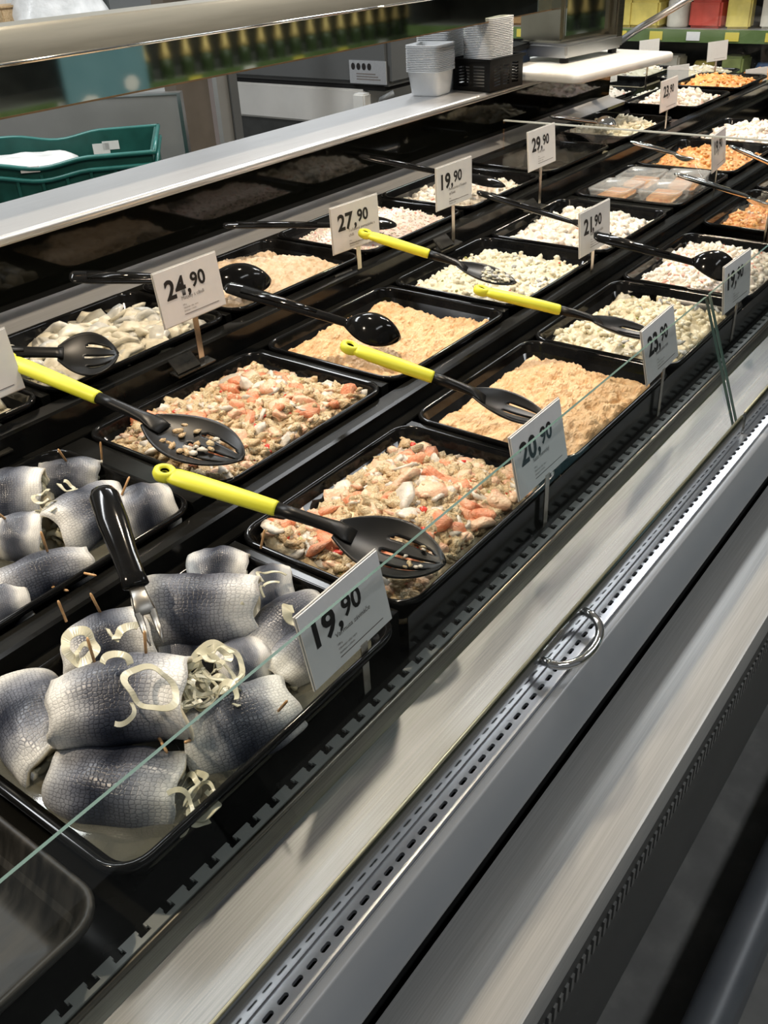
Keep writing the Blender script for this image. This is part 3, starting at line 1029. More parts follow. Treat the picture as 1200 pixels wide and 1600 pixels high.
lumpy('b8', 'pink salad in the farthest rear-row tray', 52, 'pinkspread', h_crab, CRB, 200, 'crab_salad', group='far salads', edge=-0.014, dome=0.03, n=40)


for k_, (key, mat_, lab) in enumerate((('tf0', 'carrot', 'distant orange salad in the front row'), ('tf1', 'crab', 'distant pale salad in the front row'), ('mf1', 'potato', 'distant cream salad in the middle row'), ('bf1', 'carrot', 'farthest orange salad in the rear row'))):
    lumpy(key, lab, 70 + k_, mat_, h_crab, CAR if mat_ == 'carrot' else CRB, 160, 'far_salad', group='far salads', edge=-0.014, dome=0.03, n=36)


def matjes(key, label, seed, count):
    rnd = random.Random(seed)
    root = food_root('herring_salad', label, 'salad', key, 'pale herring pieces')
    f = Food(key, h_mix, seed, edge=-0.024, dome=0.014, n=60)
    f.surface('salad_base', M['matjes'], root)['kind'] = 'stuff'
    bits(f, 'herring_scraps', root, [(4, 'matjes', (0.014, 0.010, 0.006)), (1, 'matjes2', (0.014, 0.009, 0.004)), (1, 'onion', (0.014, 0.004, 0.003))], 500, rnd)
    var = []
    for k in range(7):
        V, Fc = crag_geo(0.044 * rnd.uniform(0.8, 1.2), 0.030 * rnd.uniform(0.8, 1.2), 0.014, rnd, 2, 0.42)
        V = [Vector((v.x, v.y, v.z + 0.006 * math.cos(v.x * 90))) for v in V]
        b = MB(); b.add(V, Fc)
        var.append(b.mesh('herring_piece', M['matjes'] if k < 5 else M['matjes2'], True))
    pieces(f, 'herring_piece', root, var, count, rnd, 0.016, tiltmax=0.8)


matjes('b2', 'pale marinated herring pieces in the rear row behind the 24,90 tag', 61, 150)
matjes('b1', 'pale marinated herring pieces at the left picture edge behind the cut-off tag', 62, 40)


# ------------------------------------------------------------------ rolled herring
def roll_mesh(L, r, seed, skin, turns=1.28, squash=0.9):
    rnd = random.Random(seed)
    nu, nt = 22, 52
    b = MB()
    vs, uvs = [], []
    th0 = -PI / 2 - 0.25 - turns * 2 * PI + rnd.uniform(-0.2, 0.2)
    ph = rnd.uniform(0, 6)
    bend = rnd.uniform(-0.25, 0.25)
    tl, tr = (0.10, 0.26) if rnd.random() < 0.4 else (0.24, 0.07)
    for j in range(nt + 1):
        q = j / nt
        th = th0 + q * turns * 2 * PI
        rr = r * (0.70 + 0.30 * min(1, q * 1.7)) if q < 0.6 else r
        if q > 0.9:
            rr = r * (1 + 0.05 * (q - 0.9) / 0.1)
        ext = L / 2 * (1 + 0.05 * math.sin(2 * th + ph) + 0.03 * math.sin(5 * th + ph * 2)) * (1.0 - 0.10 * (1 - q))
        for i in range(nu + 1):
            u = -1 + 2 * i / nu
            k = 1.03 - (tl if u < 0 else tr) * abs(u) ** 2.6 + 0.12 * nf(u * 0.9, math.cos(th) * 0.8 + math.sin(th) * 0.5, 1.5, seed, 2)
            if abs(u) > 0.92:
                k += 0.04 * (abs(u) - 0.92) / 0.08 * math.sin(3 * th + ph)
            R = rr * k
            vs.append((u * ext, R * math.cos(th) + bend * r * u * u, R * math.sin(th) * squash - 0.14 * r * u * u))
            uvs.append((i / nu, q * turns * 2 * PI * r / L))
    fs = []
    for j in range(nt):
        for i in range(nu):
            a = j * (nu + 1) + i
            fs.append((a, a + nu + 1, a + nu + 2, a + 1))
    me = bpy.data.meshes.new('fillet')
    me.from_pydata(vs, [], fs)
    uvl = me.uv_layers.new(name='UVMap')
    for lp in me.loops:
        uvl.data[lp.index].uv = uvs[lp.vertex_index]
    me.materials.append(M[skin])
    me.materials.append(M['flesh'])
    me.polygons.foreach_set('use_smooth', [True] * len(me.polygons))
    me.update()
    return me


def toothpick(parent, p, d, ln=0.022, r=0.0013):
    d = Vector(d).normalized()
    b = MB(); b.tube([Vector(p), Vector(p) + d * ln * 0.9, Vector(p) + d * ln], [r, r, r * 0.55], 7)
    b.build('toothpick', M['wood'], parent, True, org=(0, 0, 0))


def roll(p0, p1, z, r, seed, skin, label, group, tilt=0.0, picks=(), stuffing=True, spin=0.0):
    A, B = at(*p0, z), at(*p1, z)
    d = B - A
    L = d.length
    c = (A + B) / 2
    root = thing('herring_roll', label, 'fish roll', c, math.atan2(d.y, d.x), group)
    root.rotation_euler = (spin, -tilt, math.atan2(d.y, d.x))
    o = link('fillet', roll_mesh(L, r, seed, skin), root)
    sm = o.modifiers.new('thick', 'SOLIDIFY')
    sm.thickness = 0.0042
    sm.offset = -1
    sm.material_offset = 1
    sm.material_offset_rim = 1
    if stuffing:
        rnd = random.Random(seed)
        b = MB()
        for k in range(9):
            x0 = rnd.choice((-1, 1)) * L * rnd.uniform(0.36, 0.47)
            y, zz = rnd.uniform(-0.45, 0.45) * r, rnd.uniform(-0.5, 0.3) * r
            pts = [(x0 * (0.72 + 0.3 * q / 5), y + 0.3 * r * math.sin(q * 0.7 + k), zz + 0.25 * r * math.cos(q * 0.8 + k)) for q in range(6)]
            b.tube(pts, [0.0012, 0.003, 0.0036, 0.0036, 0.003, 0.0012], 6)
        b.build('onion_filling', M['onion'], root, True, org=(0, 0, 0))['kind'] = 'stuff'
    for pp, dd in picks:
        toothpick(root, pp, dd)
    return root


GF, GM = 'herring rolls in the front tray', 'herring rolls in the middle tray'
up = (0.1, -0.2, 1)
roll((216, 957), (408, 945), 0.922, 0.036, 1, 'skin1', 'large grey herring roll lying highest, right of the fork tines', GF, 0.0)
roll((296, 897), (392, 888), 0.893, 0.029, 2, 'skin1', 'herring roll peeping out behind the large top roll, with a toothpick', GF, 0.0, [((0.045, 0.0, 0.024), (0.3, 0.1, 1))])
roll((386, 925), (458, 915), 0.890, 0.027, 3, 'skin3', 'small herring roll end with onion loops behind the 19,90 tag', GF)
roll((392, 1035), (500, 940), 0.886, 0.032, 4, 'skin2', 'dark herring roll leaning against the front 19,90 tag', GF)
roll((430, 1070), (512, 985), 0.882, 0.028, 5, 'skin3', 'open-ended herring roll partly hidden under the front 19,90 tag', GF)
roll((338, 1052), (418, 1025), 0.894, 0.026, 6, 'skin3', 'small pale herring roll beside the onion heap', GF)
roll((277, 1174), (458, 1094), 0.887, 0.035, 7, 'skin1', 'broad herring roll nearest the front glass with toothpicks', GF, 0, [((-0.045, -0.020, 0.026), (-0.3, -0.6, 0.6)), ((0.03, -0.024, 0.020), (0.2, -0.5, 0.8))])
roll((82, 1105), (302, 1078), 0.928, 0.037, 8, 'skin1', 'big herring roll topped by an onion ring and two toothpicks', GF, 0.0, [((-0.02, 0.018, 0.027), (-0.1, 0.3, 1)), ((0.022, 0.018, 0.028), (0.1, 0.2, 1)), ((0.026, -0.028, -0.014), (0.5, -1, -0.3))])
roll((98, 1020), (236, 985), 0.914, 0.031, 9, 'skin1', 'onion-covered herring roll behind the big topped roll, two toothpicks', GF, 0.0, [((-0.030, 0.012, 0.024), (-0.1, 0.2, 1)), ((0.0, 0.012, 0.024), (-0.2, 0.2, 1))])
roll((34, 1075), (84, 1205), 0.884, 0.033, 10, 'skin2', 'dark herring roll standing in the brine at the left tray wall', GF)
roll((88, 1220), (290, 1245), 0.882, 0.036, 11, 'skin2', 'lowest herring roll with an open onion-filled end, nearest the tray corner', GF)
roll((250, 1030), (350, 1010), 0.886, 0.030, 12, 'skin2', 'herring roll mostly buried under the onion heap', GF)
roll((-30, 780), (74, 770), 0.930, 0.034, 13, 'skin1', 'large herring roll at the left picture edge in the middle tray', GM)
roll((-5, 842), (74, 836), 0.924, 0.027, 14, 'skin3', 'small pale herring roll below the left-edge roll', GM, 0, [((-0.01, 0.0, 0.022), (-0.2, -0.6, 1))])
roll((78, 838), (196, 778), 0.925, 0.034, 15, 'skin1', 'herring roll with a wide open cream end beside the fork handle', GM)
roll((182, 812), (270, 788), 0.918, 0.033, 16, 'skin1', 'herring roll in the right corner of the middle tray behind the fork', GM, 0, [((-0.02, 0.0, 0.028), (0.6, 0.5, 0.6))])
roll((62, 752), (160, 742), 0.918, 0.025, 17, 'skin2', 'flapped herring roll at the rear of the middle tray', GM, 0, [((0.0, 0.0, 0.022), (-0.2, -0.3, 1)), ((0.04, 0.0, 0.02), (0.1, 0.2, 1))])
roll((-8, 925), (140, 872), 0.922, 0.026, 18, 'skin2', 'frilly-edged herring roll at the near side of the middle tray', GM, 0, [((0.03, -0.024, 0.004), (0.6, -1, 0.1)), ((0.0, -0.024, 0.0), (0.7, -1, 0.0)), ((0.01, 0.0, 0.024), (0, 0.2, 1))])
roll((-40, 965), (46, 935), 0.912, 0.027, 19, 'skin3', 'open-ended herring roll at the lower left picture edge', GM)

for k_, (p0_, p1_) in enumerate((((-190, 800), (-70, 788)), ((-150, 905), (-40, 880)), ((-260, 900), (-175, 870)))):
    roll(p0_, p1_, 0.915, 0.031, 40 + k_, 'skin1', ('rear', 'near', 'outermost')[k_] + ' herring roll at the far left end of the middle tray', GM)
# brine in the two herring trays
for key, lab in (('t1', 'murky brine around the rolls in the front herring tray'), ('m1', 'murky brine around the rolls in the middle herring tray')):
    t = TR[key]
    L = rrect(t['a'] - 0.0170, t['b'] - 0.0170, 0.022)
    n = len(L)
    vs = [(x, y, 0) for x, y in L] + [(x * 0.97, y * 0.97, -0.02) for x, y in L]
    fs = [tuple(range(n))] + [(i, (i + 1) % n, n + (i + 1) % n, n + i) for i in range(n)]
    b = MB(); b.add(vs, fs)
    o = b.build('brine', M['brine'], None, False, org=(0, 0, 0))
    o.location = (t['cx'], t['cy'], t['z'] - 0.019)
    tag(o, lab, 'brine', 'brine pools', 'stuff')


# onion rings and strips lying on the rolls
def onion_ring(p, z, R, label, tiltx=0.0, tilty=0.0, arc=1.0, wd=0.005, name='onion_ring', cat='onion', rot=0.0, th=0.0008):
    c = at(*p, z)
    n = int(40 * arc) + 4
    vs, fs = [], []
    for k in range(n + 1):
        a = rot + 2 * PI * arc * k / n
        wob = 1 + 0.16 * math.sin(2 * a + R * 900) + 0.05 * math.sin(5 * a + R * 500)
        for rr, zz in ((R - wd * 0.5, 0), (R + wd * 0.5, 0.0), (R + wd * 0.5, th), (R - wd * 0.5, th)):
            vs.append((rr * wob * math.cos(a), rr * wob * math.sin(a), zz + 0.0022 * math.sin(3 * a)))
    for k in range(n):
        for s in range(4):
            s2 = (s + 1) % 4
            fs.append((k * 4 + s, k * 4 + s2, (k + 1) * 4 + s2, (k + 1) * 4 + s))
    if arc < 0.98:
        fs += [(0, 1, 2, 3), (n * 4 + 3, n * 4 + 2, n * 4 + 1, n * 4)]
    b = MB(); b.add(vs, fs)
    o = b.build(name, M['onion'], None, False, org=(0, 0, 0))
    o.location = c
    o.rotation_euler = (tiltx, tilty, 0)
    return tag(o, label, cat, 'onion slices on the herring')


onion_ring((236, 1075), 0.968, 0.0185, 'whole onion ring lying flat on the big topped herring roll', 0.5, 0.15)
onion_ring((180, 1048), 0.970, 0.014, 'curled onion slice left of the whole onion ring', 0.5, 0.3, 0.34, 0.006, 'onion_slice')
onion_ring((125, 1010), 0.952, 0.013, 'round onion slice on the roll below the left toothpick', 0.4, -0.2, 1.0, 0.008, 'onion_slice')
onion_ring((132, 1022), 0.948, 0.007, 'tiny onion ring inside the round slice below the left toothpick', 0.4, -0.2, 1.0, 0.004)
onion_ring((186, 1100), 0.958, 0.013, 'thin onion arc on the near side of the big topped roll', 0.9, 0.0, 0.3, 0.0035, 'onion_strip', rot=3.9)
onion_ring((205, 1000), 0.952, 0.014, 'broad onion piece beside the fork tines', 0.3, 0.2, 0.35, 0.008, 'onion_slice', rot=0.5)
onion_ring((432, 908), 0.925, 0.017, 'outer onion loop beside the 19,90 tag', 0.3, 0.4, 0.45, 0.003, 'onion_strip', rot=0.2)
onion_ring((428, 925), 0.915, 0.015, 'inner onion loop beside the 19,90 tag', 0.3, 0.4, 0.45, 0.003, 'onion_strip', rot=0.5)
onion_ring((190, 990), 0.955, 0.012, 'thin onion strip behind the fork tines', 0.1, 0.4, 0.3, 0.003, 'onion_strip', rot=2.0)
onion_ring((462, 962), 0.915, 0.010, 'pale onion petal touching the left edge of the 19,90 tag', 0.6, 0.4, 0.55, 0.010, 'onion_slice', rot=1.2)
rnd = random.Random(5)
for k in range(34):
    u, v = rnd.uniform(270, 352), rnd.uniform(1020, 1100)
    o = onion_ring((u, v), 0.914 + rnd.uniform(0, 0.022), rnd.uniform(0.009, 0.019), 'thin onion strip tangled in the heap between the rolls', rnd.uniform(-0.7, 0.7), rnd.uniform(-0.7, 0.7), rnd.uniform(0.3, 0.75), rnd.uniform(0.0025, 0.0065), 'onion_strip', rot=rnd.uniform(0, 6))
    o['group'] = 'onion heap on the front tray'
for k in range(7):
    u, v = rnd.uniform(275, 320), rnd.uniform(1225, 1285)
    o = onion_ring((u, v), 0.888 + rnd.uniform(0, 0.008), rnd.uniform(0.008, 0.014), 'onion strip spilling from the open end of the lowest roll', rnd.uniform(-0.6, 0.6), rnd.uniform(-0.6, 0.6), rnd.uniform(0.3, 0.7), rnd.uniform(0.003, 0.006), 'onion_strip', rot=rnd.uniform(0, 6))
    o['group'] = 'onion at the lowest roll'
for k in range(6):
    u, v = rnd.uniform(60, 130), rnd.uniform(755, 805)
    o = onion_ring((u, v), 0.948, rnd.uniform(0.008, 0.014), 'onion strip lying among the rolls of the middle tray', rnd.uniform(-0.6, 0.6), rnd.uniform(-0.6, 0.6), rnd.uniform(0.3, 0.7), rnd.uniform(0.003, 0.006), 'onion_strip', rot=rnd.uniform(0, 6))
    o['group'] = 'onion in the middle tray'


# ------------------------------------------------------------------ serving spoons
def frame_to(H, T, roll_=0.0):
    ex = (T - H).normalized()
    ez = Vector((0, 0, 1)) - ex * ex.z
    ez.normalize()
    ey = ez.cross(ex)
    m3 = Matrix((ex, ey, ez)).transposed()
    m4 = m3.to_4x4() @ Matrix.Rotation(roll_, 4, 'X')
    m4.translation = H
    return m4


def bowl_mesh(x0, x1, W, D, slots, convex, mat):
    nu, nv = 30, 28
    vs, fs = [], []
    for i in range(nu + 1):
        u = i / nu
        wdt = max(0.0060 * (1 - u * 3.0), W * max(0.0, math.sin(PI * min(1.0, 0.05 + 0.95 * u ** 1.12))) ** 0.62)
        for j in range(nv + 1):
            v = -1 + 2 * j / nv
            dz = D * (1 - v * v) * max(0.0, math.sin(PI * min(1, u * 0.97 + 0.02))) ** 0.6
            vs.append((x0 + (x1 - x0) * u, v * max(wdt, 0.0012), (dz if convex else -dz)))
    rng = []
    if slots:
        rng = [(-0.60, -0.42), (-0.10, 0.10), (0.42, 0.60)]
    for i in range(nu):
        for j in range(nv):
            u, v = (i + 0.5) / nu, -1 + 2 * (j + 0.5) / nv
            if any(a < v < c and (0.42 + 0.12 * abs(v)) < u < (0.93 - 0.10 * abs(v)) for a, c in rng):
                continue
            a = i * (nv + 1) + j
            fs.append((a, a + nv + 1, a + nv + 2, a + 1))
    b = MB(); b.add(vs, fs)
    return b.mesh('bowl', mat, True)


def spoon(name, H, T, label, style='yellow', slots=True, convex=False, roll_=0.0, group='serving spoons', W=0.032, hand=0.40, D=0.010):
    L = (T - H).length
    root = thing(name, label, 'spoon', H, group=group)
    root.matrix_world = frame_to(H, T, roll_)
    dark = M['blacksatin'] if style in ('yellow', 'satin') else (M['blackgloss'] if style == 'black' else (M['chrome'] if style == 'steel' else M['clear']))
    hx = L * hand
    X = Vector((1, 0, 0)); Y = Vector((0, 1, 0)); Z = Vector((0, 0, 1))
    b = MB()
    if style == 'yellow':
        # hanging eye at the end of the grip: flattened ring, then the lofted grip
        R, r = 0.0082, 0.0042
        secs = 22
        vs, fs = [], []
        for k in range(secs):
            a = 2 * PI * k / secs
            for q in range(8):
                c = 2 * PI * q / 8
                rr = R + r * math.cos(c)
                vs.append((0.012 + rr * math.cos(a), rr * math.sin(a), 0.0062 * math.sin(c)))
        for k in range(secs):
            for q in range(8):
                k2, q2 = (k + 1) % secs, (q + 1) % 8
                fs.append((k * 8 + q, k2 * 8 + q, k2 * 8 + q2, k * 8 + q2))
        b.add(vs, fs)
        prof = [(0.0185, 0.0105, 0.0050), (0.024, 0.0122, 0.0062), (0.04, 0.0126, 0.0072), (hx * 0.6, 0.0112, 0.0078), (hx - 0.003, 0.0092, 0.0076), (hx, 0.0086, 0.0070)]
        b.loft([(X * x, Y * a, Z * c) for x, a, c in prof], 14)
        b.build('handle', M['yellow'], root, True, org=(0, 0, 0))
        b = MB()
        ring = [(0.012 + 0.0042 * math.cos(2 * PI * k / 16), 0.0042 * math.sin(2 * PI * k / 16)) for k in range(16)]
        b.add([(x, y, 0.0035) for x, y in ring] + [(x, y, -0.0035) for x, y in ring], [(i, (i + 1) % 16, 16 + (i + 1) % 16, 16 + i) for i in range(16)])
        b.build('eyelet', M['blacksatin'], root, True, org=(0, 0, 0))
        b = MB()
        prof = [(hx - 0.001, 0.0082, 0.0068), (hx + 0.02, 0.0078, 0.0062), (L * 0.56, 0.0080, 0.0056), (L * 0.615, 0.0096, 0.0046), (L * 0.64, 0.0118, 0.0034), (L * 0.665, 0.0135, 0.0018), (L * 0.70, 0.0120, 0.0003)]
        b.loft([(X * x - Z * (0.07 * max(0.0, x / L - 0.635)), Y * a, Z * c) for x, a, c in prof], 12)
        b.build('shaft', dark, root, True, org=(0, 0, 0))
    else:
        k = 1.35 if style in ('black', 'satin') else 0.75
        prof = [(0.0, 0.006 * k, 0.0022), (0.006, 0.0105 * k, 0.0040), (0.03, 0.0115 * k, 0.0048), (L * 0.35, 0.0092 * k, 0.0048), (L * 0.55, 0.0066 * k, 0.0046), (L * 0.68, 0.0066 * k, 0.0040), (L * 0.72, 0.0085 * k, 0.0026)]
        b.loft([(X * x, Y * a, Z * c) for x, a, c in prof], 12)
        b.build('handle', dark, root, True, org=(0, 0, 0))
        b = MB()
        prof = [(0.025, 0.0070 * k, 0.0014), (L * 0.35, 0.0050 * k, 0.0014), (L * 0.52, 0.0030 * k, 0.0012)]
        b.loft([(X * x + Z * 0.0046, Y * a, Z * c) for x, a, c in prof], 8)
        b.build('handle_ridge', dark, root, True, org=(0, 0, 0))
    o = link('bowl', bowl_mesh(L * (0.635 if style == 'yellow' else 0.69), L, W, D, slots, convex, dark), root)
    sm = o.modifiers.new('thick', 'SOLIDIFY')
    sm.thickness = 0.0022
    return root


def residue(root, L, W, D, mats, count, seed, heap=0.0, span=(0.74, 0.95), size=0.006):
    rnd_ = random.Random(seed)
    b = MB()
    geo = [crag_geo(size * rnd_.uniform(0.7, 1.3), size * 0.8, size * 0.4, rnd_, 1) for _ in range(6)]
    for _ in range(count):
        u = rnd_.uniform(*span)
        q = (u - 0.635) / 0.365
        v = rnd_.uniform(-0.6, 0.6)
        wd = W * math.sin(PI * min(1, max(0.02, q))) ** 0.62
        z = -D * (1 - v * v) * math.sin(PI * min(1, max(0.02, q))) ** 0.6
        z += 0.001 + heap * (1 - v * v) * rnd_.random()
        V, Fc = rnd_.choice(geo)
        R_ = Matrix.Rotation(rnd_.uniform(0, 6.3), 3, 'Z') @ Matrix.Rotation(rnd_.uniform(-0.4, 0.4), 3, 'X')
        b.add([R_ @ p + Vector((u * L, v * wd, z)) for p in V], Fc, rnd_.randrange(len(mats)))
    o = b.build('food_residue', [M[m_] for m_ in mats], root, True, org=(0, 0, 0))
    o['kind'] = 'stuff'


Y_ = 'yellow-handled serving spoons'
sp = spoon('serving_spoon', at(-2, 556, 1.035), at(378, 716, 0.958), 'yellow-handled slotted spoon over the middle salmon salad, food stuck to its bowl', group=Y_, W=0.045, hand=0.43)
residue(sp, 0.32, 0.045, 0.010, ['flake', 'flake_dark', 'silver'], 20, 1, 0.002, (0.78, 0.96), 0.010)
sp = spoon('serving_spoon', at(240, 734, 1.000), at(695, 878, 0.924), 'yellow-handled slotted spoon lying across the front salmon salad', group=Y_, W=0.047, hand=0.43)
residue(sp, 0.30, 0.047, 0.010, ['flake', 'silver'], 8, 2, 0.002, (0.86, 0.97), 0.006)
spoon('serving_spoon', at(532, 538, 1.020), at(858, 654, 0.925), 'yellow-handled slotted spoon in the front peach spread behind the 20,90 tag', group=Y_, W=0.038, hand=0.44)
sp = spoon('serving_spoon', at(560, 362, 1.030), at(806, 440, 0.952), 'yellow-handled solid spoon loaded with white potato salad beside the 27,90 tag', group=Y_, W=0.037, slots=False, hand=0.45)
residue(sp, 0.27, 0.037, 0.010, ['potato', 'potato_bit', 'herring_bit'], 90, 3, 0.012, (0.80, 0.97), 0.009)
spoon('serving_spoon', at(740, 451, 1.000), at(1030, 523, 0.922), 'yellow-handled slotted spoon in the front potato salad behind the 23,90 tag', group=Y_, W=0.034, hand=0.46)
B_ = 'black serving spoons'
spoon('serving_spoon', at(108, 432, 1.035), at(424, 440, 0.985), 'black spoon bowl-down on the tan spread, handle behind the 24,90 tag', 'black', False, True, roll_=0.35, group=B_, W=0.035, D=0.028)
spoon('serving_spoon', at(352, 447, 1.020), at(626, 530, 0.945), 'black spoon bowl-down in the middle peach spread', 'black', False, True, roll_=0.25, group=B_, W=0.034, D=0.026)
spoon('serving_spoon', at(348, 352, 1.030), at(620, 352, 0.982), 'black spoon on the pink spread, handle behind the 27,90 tag', 'black', False, True, group=B_, W=0.030, D=0.016)
spoon('serving_spoon', at(560, 243, 1.050), at(790, 292, 0.985), 'dark clear-bowled spoon in the rear crab salad behind the 19,90 tag', 'black', False, True, group=B_, W=0.028, D=0.014)
spoon('serving_spoon', at(745, 300, 1.030), at(955, 366, 0.945), 'black spoon crossing behind the 21,90 tag into the crab salad', 'black', False, True, group=B_, W=0.028)
spoon('serving_spoon', at(928, 368, 0.995), at(1150, 428, 0.922), 'black spoon bowl-down in the front pink crab salad', 'black', False, True, roll_=0.3, group=B_, W=0.036, D=0.030)
spoon('serving_spoon', at(-130, 548, 1.035), at(184, 552, 0.996), 'black slotted spoon on the pale herring pieces at the left', 'satin', True, False, roll_=0.38, group=B_, W=0.040, D=0.007)
S_ = 'steel spoons beyond the partition'
spoon('serving_spoon', at(1055, 272, 1.010), at(1215, 322, 0.925), 'steel spoon in the orange salad just beyond the partition', 'steel', False, False, group=S_, W=0.022)
spoon('serving_spoon', at(1140, 228, 1.010), at(1270, 285, 0.925), 'steel spoon slanting in from the right picture edge', 'steel', False, False, group=S_, W=0.022)
spoon('serving_spoon', at(985, 222, 1.000), at(1085, 248, 0.945), 'thin steel spoon in the far orange salad', 'steel', False, False, group=S_, W=0.016)
spoon('ladle', at(860, 182, 1.03), at(962, 196, 0.985), 'steel ladle bowl-up in the yellow salad under the white board', 'steel', False, True, group=S_, W=0.026, D=0.02)

# serving fork standing in the front herring tray
H, T = at(158, 762, 1.012), at(245, 1006, 0.960)
fk = thing('serving_fork', 'two-tined steel fork with a thick black handle stuck into the herring rolls', 'fork', H)
ex_ = (T - H).normalized()
ez_ = (Vector((-0.25, -0.55, 0.75)) - ex_ * ex_.dot(Vector((-0.25, -0.55, 0.75)))).normalized()
m4_ = Matrix((ex_, ez_.cross(ex_), ez_)).transposed().to_4x4()
m4_.translation = H
fk.matrix_world = m4_
L = (T - H).length
X = Vector((1, 0, 0)); Y = Vector((0, 1, 0)); Z = Vector((0, 0, 1))
b = MB()
b.loft([(X * x, Y * a, Z * c) for x, a, c in [(0.0, 0.005, 0.003), (0.003, 0.0105, 0.006), (0.012, 0.0140, 0.0085), (L * 0.25, 0.0142, 0.009), (L * 0.48, 0.0115, 0.0075), (L * 0.60, 0.0112, 0.006), (L * 0.66, 0.0118, 0.005), (L * 0.665, 0.010, 0.004)]], 14)
b.build('handle', M['blackgloss'], fk, True, org=(0, 0, 0))
b = MB()
xs = [L * 0.64, L * 0.72, L * 0.80]
b.loft([(X * L * 0.64, Y * 0.0065, Z * 0.0012), (X * L * 0.73, Y * 0.0072, Z * 0.0012), (X * L * 0.83, Y * 0.0095, Z * 0.0011)], 10)
for s in (-1, 1):
    b.loft([(X * L * 0.815 + Y * s * 0.0060, Y * 0.0034, Z * 0.0011), (X * L * 0.92 + Y * s * 0.0058, Y * 0.0026, Z * 0.0011), (X * L + Y * s * 0.0052, Y * 0.0008, Z * 0.0006)], 8)
b.build('tines', plain('fork_steel', (0.26, 0.25, 0.23), 0.38, 1.0), fk, True, org=(0, 0, 0))


# ------------------------------------------------------------------ price tags
_txt = {}


def text_mesh(s, size, bold, mat):
    k = (s, size, bold)
    if k in _txt:
        return _txt[k]
    cu = bpy.data.curves.new('lettering', 'FONT')
    cu.body = s
    cu.size = size
    cu.offset = bold
    cu.resolution_u = 3
    o = bpy.data.objects.new('lettering', cu)
    me = bpy.data.meshes.new_from_object(o)
    bpy.data.objects.remove(o)
    xs = [v.co.x for v in me.vertices]
    x0 = min(xs) if xs else 0
    for v in me.vertices:
        v.co = Vector((v.co.x - x0, 0, v.co.y))
    me.materials.clear()
    me.materials.append(mat)
    wd = (max(xs) - x0) if xs else 0
    _txt[k] = (me, wd)
    return me, wd


TW, TH = 0.112, 0.073


def price_tag(c, yaw, lean, zdeck, price, lines, label, clip=True, stemdx=0.0, group='price tags on steel stems', small=True, sy=0.0):
    cx, cy, cz = c
    root = thing('price_tag', label, 'price tag', (cx, cy, zdeck), yaw, group)
    hz = cz - zdeck
    rot = Matrix.Translation((0, 0, hz)) @ Matrix.Rotation(-lean, 4, 'X')
    b = MB(); b.box(-TW / 2, TW / 2, 0, 0.0012, 0, TH)
    o = b.build('card', M['card'], root, False, org=(0, 0, 0)); o.matrix_local = rot
    b = MB(); b.box(-TW / 2 - 0.0012, TW / 2 + 0.0012, 0.0016, 0.0030, -0.0015, TH + 0.0012)
    h = b.build('holder', plain('holder_acrylic', (0.62, 0.60, 0.56), 0.2) if 'holder_acrylic' not in bpy.data.materials else bpy.data.materials['holder_acrylic'], root, False, org=(0, 0, 0)); h.matrix_local = rot
    b = MB()
    b.prism([(0.004 + sy, hz + 0.02 + sy * 4), (0.0052 + sy, hz + 0.02 + sy * 4), (0.0052 + sy, 0.012), (0.0068 + sy * 0.5, 0.002), (0.0056 + sy * 0.5, 0.001), (0.004 + sy, 0.010)], stemdx - 0.0048, stemdx + 0.0048)
    b.build('stem', noisy('stem_steel', (0.42, 0.38, 0.33), (0.52, 0.48, 0.42), 60, 0.25, 1.0) if 'stem_steel' not in bpy.data.materials else bpy.data.materials['stem_steel'], root, False, org=(0, 0, 0))
    if clip:
        b = MB()
        b.prism([(-0.004, 0.006), (0.014, 0.022), (0.016, 0.021), (-0.002, 0.0035)], stemdx - 0.052, stemdx - 0.010)
        b.prism([(-0.006, 0.003), (0.012, 0.0055), (0.012, 0.0035), (-0.006, 0.001)], stemdx - 0.054, stemdx + 0.016)
        b.build('clip', noisy('clip_grey', (0.02, 0.02, 0.018), (0.045, 0.042, 0.035), 40, 0.2, 0.3) if 'clip_grey' not in bpy.data.materials else bpy.data.materials['clip_grey'], root, False, org=(0, 0, 0))

    def put(name, s, size, bold, x, z, mat, par=o):
        me, wd = text_mesh(s, size, bold, mat)
        q = link(name, me, par, Matrix.Translation((x, -0.0004, z)))
        return wd
    if price:
        big, sm = price.split(',')
        wd = put('price_digits', big, 0.0355, 0.0011, -TW / 2 + 0.013, TH * 0.47, M['ink'])
        xx = -TW / 2 + 0.013 + wd + 0.0018
        wd = put('price_comma', ',', 0.030, 0.0010, xx, TH * 0.485, M['ink'])
        put('price_digits', sm, 0.0268, 0.0007, xx + wd + 0.0022, TH * 0.545, M['ink'])
        z = TH * 0.385
        for s in lines:
            put('product_name', s, 0.0068, 0.0, -TW / 2 + 0.037, z, M['inkgrey'])
            z -= 0.0078
        if small:
            for s in ('100 g', 'Obsahuje: ryby, vejce', 'Skladujte v chladu'):
                put('small_print', s, 0.0030, 0.0, -TW / 2 + 0.037, z, M['inkgrey'])
                z -= 0.0043
    b = MB()
    b.box(-TW / 2 + 0.037, TW / 2 - 0.012, -0.0003, 0, 0.0078, 0.0086)
    b.build('print_line', M['inkgrey'], o, False, org=(0, 0, 0))
    return root


